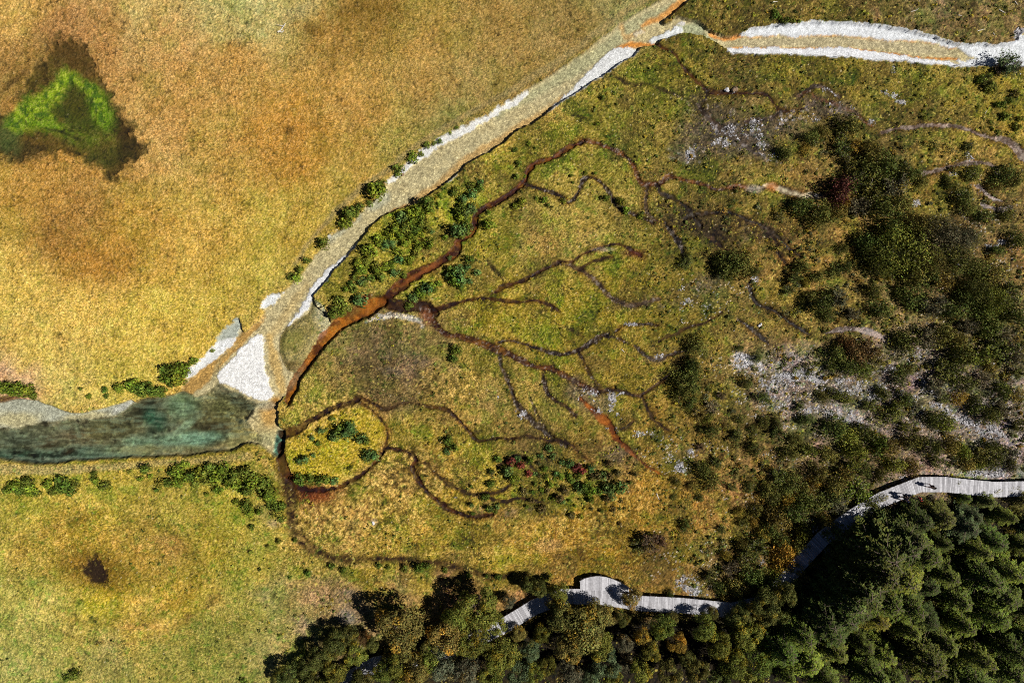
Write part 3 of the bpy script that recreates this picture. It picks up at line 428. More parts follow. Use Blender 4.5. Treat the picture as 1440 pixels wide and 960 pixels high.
# ---- small-scale colour of grass, herbs and gravel
spk *= (1 - sstep(745, 790, np.abs(PX0 - 720))) * (1 - sstep(505, 550, np.abs(PY0 - 480))); g = spk
grain = .95 * n_px + .65 * fbm(1.9, 161, 2) + .06 * n_sm + .08 * n_fine
A *= (1 + g * .10)[..., None] if False else 1.0
pos = np.clip(grain, 0, 2); neg = np.clip(-grain, 0, 2)
ll = sstep(430, 350, PX0) * sstep(640, 670, PY0); mul(ll, (1.06, 1.15, 1.5))
A *= np.exp(g * (1 - .35 * west - .2 * ll) * (.36 * pos - .66 * neg))[..., None]
cream = np.clip(g * sstep(.35, 1.5, grain) * .38, 0, 1); lum = A.mean(-1, keepdims=True)
A[:] = A * (1 - cream[..., None]) + cream[..., None] * lum * np.array([1.42, 1.08, .56], np.float32)
hue = g * (.06 * n_sm + .06 * fbm(5, 97, 2) + .08 * n_px); A[..., 0] *= 1 + .6 * hue; A[..., 2] *= 1 - .5 * hue
drk = g * sstep(.55, .95, fbm(3.4, 101, 2)) * (.35 + .65 * sstep(-.5, .5, n_mid)); mul(drk, (.34, .35, .34))
brt = g * sstep(.92, 1.2, fbm(3.0, 111, 2) + .35 * n_px * .6) * (1 - west); paint(brt * (1 - sm_), (214, 196, 96), .7)
grn = g * sstep(.7, 1.0, fbm(6, 121, 3)) * (1 - west * .7); mul(grn, (.62, .9, .6))
wht = g * (rng.random(PX.shape) > .9991) * (1 - west * .7); paint(wht, (226, 210, 170), .7)
gv = (1 - spk) * np.maximum(rm, np.maximum(bm_, bar)) * (1 - .5 * im_)
A *= np.exp(gv * np.where(bar > .5, .12, .30) * (n_px * .9 + n_fine * .5 + .3 * n_sm))[..., None]
mul(gv * sstep(.3, .8, fbm(2.6, 131, 2) + .3 * n_px) * (1 - .6 * bar), (.55, .54, .52))
mul(bar * sstep(.0, .7, fbm(9, 271, 4)), (.93, .93, .93)); mul(bar * sstep(.6, 1.0, fbm(3, 272, 2) + .3 * n_px), (.72, .72, .72))
A *= np.exp(plm * .16 * (n_px * .6 + n_sm))[..., None]
stp = fbm(5, 337, 4, PX0 * .35 + PY0 * .10, PY0 * 1.5 - PX0 * .05); mul(plm, (1.45, 1.42, 1.32)); paint(plm * sstep(.05, .55, stp), (116, 128, 104), .4); mul(plm * sstep(.05, .45, -stp), (.58, .60, .56)); pm2 = fbm(4.2, 336, 3); mul(plm * sstep(.0, .5, pm2) * sstep(-.2, .6, n_mid + n_sm), (.66, .66, .64)); mul(plm * sstep(.2, .7, -pm2), (1.3, 1.28, 1.22))
np.clip(A, .004, .62, out=A)
# ---- relief
Hh += tus * (.045 * n_fine + .022 * fbm(5.5, 141, 2) + .032 * n_px)
Hh += (1 - tus) * np.where(plm > .5, .02, .012) * n_px + gv * .012 * n_fine2 + sm_ * (.05 + .04 * n_px)
edge = np.minimum(sstep(0, 25, (XS - XS[0])[None, :]) * sstep(0, 25, (XS[-1] - XS)[None, :]), sstep(0, 25, (YS - YS[0])[:, None]) * sstep(0, 25, (YS[-1] - YS)[:, None]))
Hh = (Hh * edge).astype(np.float32)
cls[(rsd < 0) & (cls < 10)] = 1
cls[(bar > .5) & (cls < 10)] = 2
cls[(bm_ > .5) & (cls < 10)] = 3
cls[(psd < -.5)] = 4
cls[pondm & (cls == 0)] = 5
def zat(px, py):
    i = np.clip(np.searchsorted(gx, px), 0, NX - 1); j = np.clip(np.searchsorted(-gy, -py), 0, NY - 1)
    return float(Hh[j, i])

# ------------------------------------------------------------------ materials
def mat(name):
    m = bpy.data.materials.new(name); m.use_nodes = True
    b = m.node_tree.nodes['Principled BSDF']; b.inputs['Specular IOR Level'].default_value = .2
    return m, m.node_tree, b
def ground_mat(name, scale, amt, bump, spec=.1):
    m, t, b = mat(name); N = t.nodes.new; L = t.links.new
    at = N('ShaderNodeAttribute'); at.attribute_name = 'tint'
    ro = N('ShaderNodeAttribute'); ro.attribute_name = 'rough'
    tc = N('ShaderNodeNewGeometry')
    nz = N('ShaderNodeTexNoise'); nz.inputs['Scale'].default_value = scale; nz.inputs['Detail'].default_value = 3
    L(tc.outputs['Position'], nz.inputs['Vector'])
    mr = N('ShaderNodeMapRange'); mr.inputs[1].default_value = .3; mr.inputs[2].default_value = .7; mr.inputs[3].default_value = 1 - amt; mr.inputs[4].default_value = 1 + amt
    L(nz.outputs[0], mr.inputs[0])
    mx = N('ShaderNodeVectorMath'); mx.operation = 'SCALE'; L(at.outputs['Color'], mx.inputs[0]); L(mr.outputs[0], mx.inputs['Scale'])
    L(mx.outputs[0], b.inputs['Base Color']); L(ro.outputs['Fac'], b.inputs['Roughness'])
    bp = N('ShaderNodeBump'); bp.inputs['Strength'].default_value = bump; bp.inputs['Distance'].default_value = .05
    L(nz.outputs[0], bp.inputs['Height']); L(bp.outputs[0], b.inputs['Normal'])
    b.inputs['Specular IOR Level'].default_value = spec
    return m
M_grass = ground_mat('meadow_grass', 7.0, .48, .5)
M_gravel = ground_mat('river_gravel', 8.0, .36, .6)
M_bed = ground_mat('stream_bed', 7.0, .25, .5, .1)
def plain(name, rgb, rough=.8, var=.2, scale=4.0, spec=.2):
    m, t, b = mat(name); N = t.nodes.new; L = t.links.new
    nz = N('ShaderNodeTexNoise'); nz.inputs['Scale'].default_value = scale; nz.inputs['Detail'].default_value = 4
    tc = N('ShaderNodeNewGeometry'); L(tc.outputs['Position'], nz.inputs['Vector'])
    rp_ = N('ShaderNodeValToRGB'); e = rp_.color_ramp.elements
    e[0].position = .3; e[1].position = .7
    e[0].color = (*[c * (1 - var) for c in rgb], 1); e[1].color = (*[min(1, c * (1 + var)) for c in rgb], 1)
    L(nz.outputs[0], rp_.inputs[0]); L(rp_.outputs[0], b.inputs['Base Color'])
    b.inputs['Roughness'].default_value = rough; b.inputs['Specular IOR Level'].default_value = spec
    return m

# ------------------------------------------------------------------ cut the terrain sheet into its surfaces
fc = np.minimum.reduce([cls[:-1, :-1], cls[1:, :-1], cls[:-1, 1:], cls[1:, 1:]])
idx = np.arange(NX * NY).reshape(NY, NX)
quads = np.stack([idx[:-1, :-1], idx[:-1, 1:], idx[1:, 1:], idx[1:, :-1]], -1).reshape(-1, 4)
fcf = fc.reshape(-1)
VX, VY = np.meshgrid(XS, YS); VALL = np.stack([VX, VY, Hh], -1).reshape(-1, 3).astype(np.float32)
AALL = np.concatenate([A.reshape(-1, 3), np.ones((NX * NY, 1), np.float32)], 1).astype(np.float32)
RALL = rough.reshape(-1).astype(np.float32)
def mesh_np(name, V, F, mats, smooth_=True):
    me = bpy.data.meshes.new(name); nv, nf = len(V), len(F); k = F.shape[1]
    me.vertices.add(nv); me.vertices.foreach_set('co', np.ascontiguousarray(V, np.float32).ravel())
    me.loops.add(nf * k); me.loops.foreach_set('vertex_index', np.ascontiguousarray(F, np.int32).ravel())
    me.polygons.add(nf); me.polygons.foreach_set('loop_start', np.arange(0, nf * k, k, dtype=np.int32))
    me.polygons.foreach_set('loop_total', np.full(nf, k, np.int32))
    me.polygons.foreach_set('use_smooth', np.full(nf, smooth_, bool))
    me.update(calc_edges=True); me.validate()
    for m in (mats if isinstance(mats, (list, tuple)) else [mats]): me.materials.append(m)
    return me
def cut(c, name, m, label):
    q = quads[fcf == c]
    if len(q) == 0: return
    u, inv = np.unique(q, return_inverse=True)
    me = mesh_np(name, VALL[u], inv.reshape(-1, 4), m)
    a = me.attributes.new('tint', 'FLOAT_COLOR', 'POINT'); a.data.foreach_set('color', AALL[u].ravel())
    a = me.attributes.new('rough', 'FLOAT', 'POINT'); a.data.foreach_set('value', RALL[u])
    o = bpy.data.objects.new(name, me); COL.objects.link(o)
    return tag(o, label, kind='structure')
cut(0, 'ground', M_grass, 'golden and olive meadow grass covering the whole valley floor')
cut(1, 'river_bed', M_gravel, 'cream and rust gravel bed of the nearly dry river')
cut(2, 'gravel_bar', M_gravel, 'bright white limestone bars along the river bed')
cut(3, 'gravel_beach', M_gravel, 'pale grey gravel beach on the north side of the dark pool')
cut(4, 'pool_bed', M_bed, 'dark teal and olive bed of the pool at the river mouth')
cut(5, 'marsh_pond', M_bed, 'dark boggy pond with bright green weed in the gold meadow')
for i, st in enumerate(STR): cut(10 + i, 'stream', M_bed, st[3])
# surrounding land out to the horizon
x0, x1, y0, y1 = XS[0], XS[-1], YS[0], YS[-1]; B = 1800.0
ov = np.array([(x0, y0, 0), (x1, y0, 0), (x1, y1, 0), (x0, y1, 0), (-B, -B, 0), (B, -B, 0), (B, B, 0), (-B, B, 0)], np.float32)
of = np.array([(4, 5, 1, 0), (5, 6, 2, 1), (6, 7, 3, 2), (7, 4, 0, 3)])
me = mesh_np('land', ov, of, M_grass, False)
a = me.attributes.new('tint', 'FLOAT_COLOR', 'POINT'); a.data.foreach_set('color', np.tile(np.append(alb((126, 104, 44)), 1), 8).astype(np.float32))
a = me.attributes.new('rough', 'FLOAT', 'POINT'); a.data.foreach_set('value', np.full(8, .9, np.float32))
o = bpy.data.objects.new('land', me); COL.objects.link(o); tag(o, 'plain meadow land stretching away to the horizon', kind='structure')

# water: clear film over the pool and the wet brooks' mouth
mw = bpy.data.materials.new('clear_water'); mw.use_nodes = True; t = mw.node_tree; t.nodes.clear(); N = t.nodes.new
outn = N('ShaderNodeOutputMaterial'); mx = N('ShaderNodeMixShader'); tr = N('ShaderNodeBsdfTransparent'); gl = N('ShaderNodeBsdfGlossy'); fr = N('ShaderNodeFresnel'); nz = N('ShaderNodeTexNoise'); bp = N('ShaderNodeBump'); gp = N('ShaderNodeNewGeometry')
tr.inputs[0].default_value = (.93, .97, .96, 1); gl.inputs['Roughness'].default_value = .08; fr.inputs['IOR'].default_value = 1.33
nz.inputs['Scale'].default_value = 2.5; bp.inputs['Strength'].default_value = .25; bp.inputs['Distance'].default_value = .05
t.links.new(gp.outputs['Position'], nz.inputs['Vector']); t.links.new(nz.outputs[0], bp.inputs['Height']); t.links.new(bp.outputs[0], gl.inputs['Normal']); t.links.new(bp.outputs[0], fr.inputs['Normal'])
t.links.new(fr.outputs[0], mx.inputs[0]); t.links.new(tr.outputs[0], mx.inputs[1]); t.links.new(gl.outputs[0], mx.inputs[2]); t.links.new(mx.outputs[0], outn.inputs[0])
def water(name, pts, z, label):
    bm = bmesh.new(); f = bm.faces.new([bm.verts.new((*W(*p), z)) for p in pts]); bmesh.ops.triangulate(bm, faces=[f])
    bmesh.ops.recalc_face_normals(bm, faces=bm.faces[:])
    me = bpy.data.meshes.new(name); bm.to_mesh(me); bm.free(); me.materials.append(mw)
    if me.polygons[0].normal.z < 0: me.flip_normals()
    o = bpy.data.objects.new(name, me); COL.objects.link(o); tag(o, label, kind='structure')
water('pool_water', P("-120,600 0,598 60,589 130,585 160,580 185,562 200,556 235,553 255,549 276,556 288,550 303,534 312,540 332,551 352,563 366,570 358,590 362,612 370,630 350,628 325,638 295,641 200,648 92,655 20,654 -120,644"), -.70, 'clear teal water of the pool at the left edge')


# ------------------------------------------------------------------ foliage builders
def leaf_mat(name, trans=.12):
    m = bpy.data.materials.new(name); m.use_nodes = True; t = m.node_tree; b = t.nodes['Principled BSDF']; N = t.nodes.new; L = t.links.new
    at = N('ShaderNodeAttribute'); at.attribute_name = 'leaf'
    oi = N('ShaderNodeObjectInfo')
    nz = N('ShaderNodeTexNoise'); nz.inputs['Scale'].default_value = 1.6; gp = N('ShaderNodeNewGeometry'); L(gp.outputs['Position'], nz.inputs['Vector'])
    mr = N('ShaderNodeMapRange'); mr.inputs[1].default_value = .3; mr.inputs[2].default_value = .7; mr.inputs[3].default_value = .7; mr.inputs[4].default_value = 1.35; L(nz.outputs[0], mr.inputs[0])
    a = N('ShaderNodeVectorMath'); a.operation = 'MULTIPLY'; L(oi.outputs['Color'], a.inputs[0]); L(at.outputs['Color'], a.inputs[1])
    c = N('ShaderNodeVectorMath'); c.operation = 'SCALE'; L(a.outputs[0], c.inputs[0]); L(mr.outputs[0], c.inputs['Scale'])
    L(c.outputs[0], b.inputs['Base Color']); b.inputs['Roughness'].default_value = .6; b.inputs['Specular IOR Level'].default_value = .08
    tl_ = N('ShaderNodeBsdfTranslucent'); L(c.outputs[0], tl_.inputs[0])
    ms = N('ShaderNodeMixShader'); ms.inputs[0].default_value = trans
    o_ = t.nodes['Material Output']; L(b.outputs[0], ms.inputs[1]); L(tl_.outputs[0], ms.inputs[2]); L(ms.outputs[0], o_.inputs[0])
    return m
M_leaf = leaf_mat('leaves'); M_bark = plain('bark', (.10, .075, .055), .9, .35, 6); M_twig = plain('twigs', (.20, .17, .14), .9, .3, 8)

def leaf_mesh(name, Pp, Nn, size, aspect=.6, tint=None, r=rng, axis_=None):
    n = len(Pp); Nn = Nn / (np.linalg.norm(Nn, axis=1, keepdims=True) + 1e-9)
    q = r.standard_normal((n, 3)) if axis_ is None else axis_
    T = q - (q * Nn).sum(1, keepdims=True) * Nn; T /= np.linalg.norm(T, axis=1, keepdims=True) + 1e-9
    Bn = np.cross(Nn, T); s = (np.asarray(size) * (.65 + .7 * r.random(n)))[:, None] * .5
    V = np.stack([Pp - T * s, Pp + Bn * s * aspect, Pp + T * s, Pp - Bn * s * aspect], 1).reshape(-1, 3)
    F = np.arange(4 * n).reshape(n, 4)
    me = mesh_np(name, V, F, M_leaf, False)
    c = np.exp(.22 * r.standard_normal((n, 1))) * np.ones((1, 3)); c[:, 0] *= 1 + .12 * r.standard_normal(n)
    if tint is not None: c *= tint
    c = np.clip(np.concatenate([np.repeat(c, 4, 0), np.ones((4 * n, 1))], 1), 0, 4).astype(np.float32)
    a = me.attributes.new('leaf', 'FLOAT_COLOR', 'POINT'); a.data.foreach_set('color', c.ravel())
    return me
def tubes(name, paths, m, sides=6):
    V, F = [], []
    for pts in paths:
        pts = [(Vector(p[:3]), p[3]) for p in pts]; base = len(V)
        for i, (p, rad) in enumerate(pts):
            d = (pts[min(i + 1, len(pts) - 1)][0] - pts[max(i - 1, 0)][0]).normalized()
            u = d.orthogonal().normalized(); v = d.cross(u)
            for k in range(sides):
                a = 2 * math.pi * k / sides; V.append(tuple(p + (u * math.cos(a) + v * math.sin(a)) * rad))
        for i in range(len(pts) - 1):
            for k in range(sides):
                F.append((base + i * sides + k, base + i * sides + (k + 1) % sides, base + (i + 1) * sides + (k + 1) % sides, base + (i + 1) * sides + k))
    return mesh_np(name, np.array(V, np.float32), np.array(F), m, True)
def unit(n, r, up=-.15):
    v = r.standard_normal((n * 3, 3)); v /= np.linalg.norm(v, axis=1, keepdims=True); v = v[v[:, 2] > up]; return v[:n]
def clump_cloud(r, centres, rads, n, fill=.75):
    k = r.choice(len(centres), n, p=(rads ** 2) / (rads ** 2).sum())
    d = unit(n, r, -.7); d = d[:n]; k = k[:len(d)]
    rr = rads[k] * (fill + (1 - fill) * r.random(len(d)) ** .5) * (1 + .10 * r.standard_normal(len(d)))
    Pp = centres[k] + d * rr[:, None]; Nn = d + .38 * r.standard_normal(d.shape) + np.array([0, 0, .08])
    return Pp, Nn, k
def make_shrub(seed, n=300, leaf=.22, K=9, h=.85, spread=.62, ragged=0, tv=.22):
    r = np.random.default_rng(seed)
    c = unit(K, r, .0); c *= np.array([spread, spread, h * .62]) * (.55 + .5 * r.random((K, 1))); c[:, 2] += .18
    if ragged:
        far = (r.random(K) < .35)[:, None]; c[:, :2] *= np.where(far, 1 + ragged * r.random((K, 1)), .9); c[:, 1] *= .72 + .2 * r.random(); c[:, 2] *= np.where(far[:, 0], .55, 1)
    rad = .26 + .18 * r.random(K)
    Pp, Nn, k = clump_cloud(r, c, rad, n); tone = np.exp(tv * r.standard_normal(K))[k][:, None]
    Pp[:, 2] = np.maximum(Pp[:, 2], .03)
    fol = leaf_mesh('foliage', Pp, Nn, leaf, .62, tone, r)
    st = tubes('stems', [[(0, 0, -.1, .05), (*(x * .5), .035), (*(x * .92), .012)] for x in c[:6]], M_twig, 4)
    return fol, st
SHRUBS = [make_shrub(100 + i, 330, .21, 8 + i % 4, .75 + .08 * (i % 4)) for i in range(8)]
BUSHES = [make_shrub(200 + i, 1500, .105, 24 + 4 * (i % 3), .72 + .08 * (i % 3), .80, .75) for i in range(7)]
GREAT = [make_shrub(250 + i, 6000, .05, 42, .75, .86, .45, .45) for i in range(3)]
def make_airy(seed):                     # open twiggy bush: branches with sparse leaves
    r = np.random.default_rng(seed); paths, pts, nn = [], [], []
    for i in range(26):
        a = r.random() * 6.283; e = .25 + .9 * r.random(); L_ = .7 + .4 * r.random()
        tip = np.array([math.cos(a) * math.cos(e), math.sin(a) * math.cos(e), math.sin(e) * .8]) * L_
        mid = tip * .5 + r.standard_normal(3) * .05 + np.array([0, 0, .1])
        paths.append([(0, 0, -.08, .028), (*mid, .016), (*tip, .005)])
        m = 34; tt = .35 + .65 * r.random(m); pts.append(mid * (2 * tt * (1 - tt))[:, None] * 1.0 + tip * (tt ** 2)[:, None] + r.standard_normal((m, 3)) * .085); nn.append(r.standard_normal((m, 3)) * .7 + np.array([0, 0, .7]))
    Pp = np.concatenate(pts); Pp[:, 2] = np.maximum(Pp[:, 2], .03)
    return leaf_mesh('foliage', Pp, np.concatenate(nn), .12, .55, None, r), tubes('stems', paths, M_twig, 4)
AIRY = [make_airy(300 + i) for i in range(5)]
def make_broad(seed, n=6500):
    r = np.random.default_rng(seed); K = 46
    c = unit(K, r, -.25); c *= np.array([.78, .78, .62]) * (.72 + .34 * r.random((K, 1))); c[:, :2] += .16 * np.sin(3 * np.arctan2(c[:, 1], c[:, 0]) + seed)[:, None] * c[:, :2]; c[:, 2] += 1.15
    rad = .17 + .12 * r.random(K)
    Pp, Nn, k = clump_cloud(r, c, rad, n, .82); tone = np.exp(.24 * r.standard_normal((K, 1)))
    gold = (r.random(K) > .86); tone = tone * np.where(gold[:, None], np.array([[1.7, 1.25, .75]]), 1.0)
    cr = leaf_mesh('crown', Pp, Nn, .072, .7, tone[k], r)
    paths = [[(0, 0, -.15, .085), (.02, .01, .35, .07), (.0, .03, .75, .05), (.02, 0, 1.15, .03)]]
    for x in c[:14]: paths.append([(.01, .01, .45 + .3 * r.random(), .035), (*(x * np.array([.5, .5, .85])), .022), (*x, .008)])
    return cr, tubes('trunk', paths, M_bark, 6)
BROAD = [make_broad(400 + i) for i in range(6)]
def make_conifer(seed, n_wh=15):
    r = np.random.default_rng(seed); pts, nn, ax, paths = [], [], [], [[(0, 0, -.02, .020), (.004, .003, .5, .013), (0, 0, .97, .003)]]; tone = []
    for i in range(n_wh):
        z = .10 + .88 * (i + r.random() * .6) / n_wh; Lm = .36 * (1 - z) ** .48 * (.75 + .5 * r.random()) + .02
        nb = int(5 + 3 * (1 - z)); a0 = r.random() * 6.28
        for b in range(nb):
            a = a0 + 6.283 * b / nb + .35 * r.standard_normal(); L_ = Lm * (.65 + .5 * r.random()); d = np.array([math.cos(a), math.sin(a), 0]); s = np.array([-d[1], d[0], 0])
            m = int(14 + 330 * L_ ** 1.25); tt = r.random(m) ** .7; side = (r.random(m) - .5) * 2 * (1 - tt * .75) * .40 * L_
            up = .10 * L_; p = np.array([0, 0, z]) + d * (tt * L_)[:, None] + s * side[:, None] + np.array([0, 0, 1]) * (up * tt - .5 * L_ * tt ** 2 - .25 * np.abs(side) + .006 * r.standard_normal(m))[:, None]
            pts.append(p); nn.append(np.array([0, 0, 1.0]) + d * .35 +    .30 * r.standard_normal((m, 3))); ax.append(d * .8 + s * np.sign(side)[:, None] * .8 + .3 * r.standard_normal((m, 3)))
            tone.append(np.full((m, 1), math.exp(.18 * r.standard_normal())) * (.8 + .45 * tt[:, None]))  # leaf tone rises outwards: lit tips and shaded interior painted into the crown
            paths.append([(0, 0, z, .006), (*(np.array([0, 0, z - .02 * L_]) + d * L_ * .8), .002)])
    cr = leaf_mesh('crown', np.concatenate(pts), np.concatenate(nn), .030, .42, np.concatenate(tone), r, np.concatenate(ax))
    return cr, tubes('trunk', paths, M_bark, 5)
CONIF = [make_conifer(500 + i, 13 + i % 4) for i in range(6)]

ORD = 'first second third fourth fifth sixth seventh eighth ninth tenth eleventh twelfth thirteenth fourteenth fifteenth sixteenth seventeenth eighteenth nineteenth twentieth'.split()
TENS = {2: ('twenty', 'twentieth'), 3: ('thirty', 'thirtieth'), 4: ('forty', 'fortieth'), 5: ('fifty', 'fiftieth')}
def ordinal(i):
    if i < 20: return ORD[i]
    t, u = divmod(i + 1, 10); return TENS[t][1] if u == 0 else TENS[t][0] + '-' + ORD[u - 1]
def ground_at(px, py, hm):
    """foot of a plant whose middle, hm metres up, is seen at photo pixel px,py"""
    k = 1 - hm / HC; return CX + (px - CX) * k, CY + (py - CY) * k
GREEN = {'dark': (.078, .092, .019), 'blue': (.078, .112, .044), 'mid': (.118, .135, .020), 'olive': (.140, .128, .028), 'gold': (.20, .15, .022), 'rust': (.12, .072, .024), 'red': (.15, .030, .035), 'maroon': (.075, .032, .024), 'brown': (.085, .062, .032), 'grey': (.105, .100, .050), 'lime': (.19, .195, .025)}
WORD = {'dark': 'dark green', 'blue': 'bluish green', 'mid': 'green', 'olive': 'olive', 'gold': 'golden yellow', 'rust': 'rusty orange', 'red': 'crimson', 'maroon': 'dark maroon', 'brown': 'brown', 'grey': 'grey-green', 'lime': 'yellow-green'}
def put(name, protos, px, py, sx, sz, label, cat, group, tone, parts=('foliage', 'stems'), whole=True, hm=None):
    hm = sz * .5 if hm is None else hm
    bx, by = ground_at(px, py, hm); x, y = W(bx, by); z = zat(bx, by) - .02
    fol, st = random.choice(protos); c = np.array(GREEN[tone]) * {'dwarf_shrub': (1.08, 1.22, .80), 'conifer_tree': (.58, .64, .58), 'broadleaf_tree': (.92, .84, .95), 'bush': (1.08, 1.0, 1)}[name] * math.exp(random.gauss(0, .16)); c[0] *= math.exp(random.gauss(0, .10)); c = c * (.68 if protos is GREAT else 1)
    if whole:
        root = bpy.data.objects.new(name, None); root.empty_display_size = .3
        kids = [bpy.data.objects.new(parts[0], fol), bpy.data.objects.new(parts[1], st)]
    else:
        root = bpy.data.objects.new(name, fol); kids = []
    COL.objects.link(root); root.location = (x, y, z); root.rotation_euler = (0, 0, random.random() * 6.283); root.scale = (sx, sx, sz)
    for k in kids: COL.objects.link(k); k.parent = root
    (kids[0] if kids else root).color = (*c, 1)
    return tag(root, label, cat, group)
def ranked(items, phrase, noun, size_words=True, axis_='x'):
    """unique wording: plants of one colour in one place are counted along it"""
    out = {}; by = {}
    for i, (x, y, r_, tone) in enumerate(items): by.setdefault(tone, []).append(i)
    for tone, ids in by.items():
        ids.sort(key=lambda i: items[i][0] if axis_ == 'x' else items[i][1])
        side = 'the left' if axis_ == 'x' else 'the top'
        for k, i in enumerate(ids):
            nm = f'{WORD[tone]} {noun}'
            out[i] = f'only {nm} {phrase}' if len(ids) == 1 else f'{ordinal(k)} {nm} from {side} {phrase}'
    return [out[i] for i in range(len(items))]

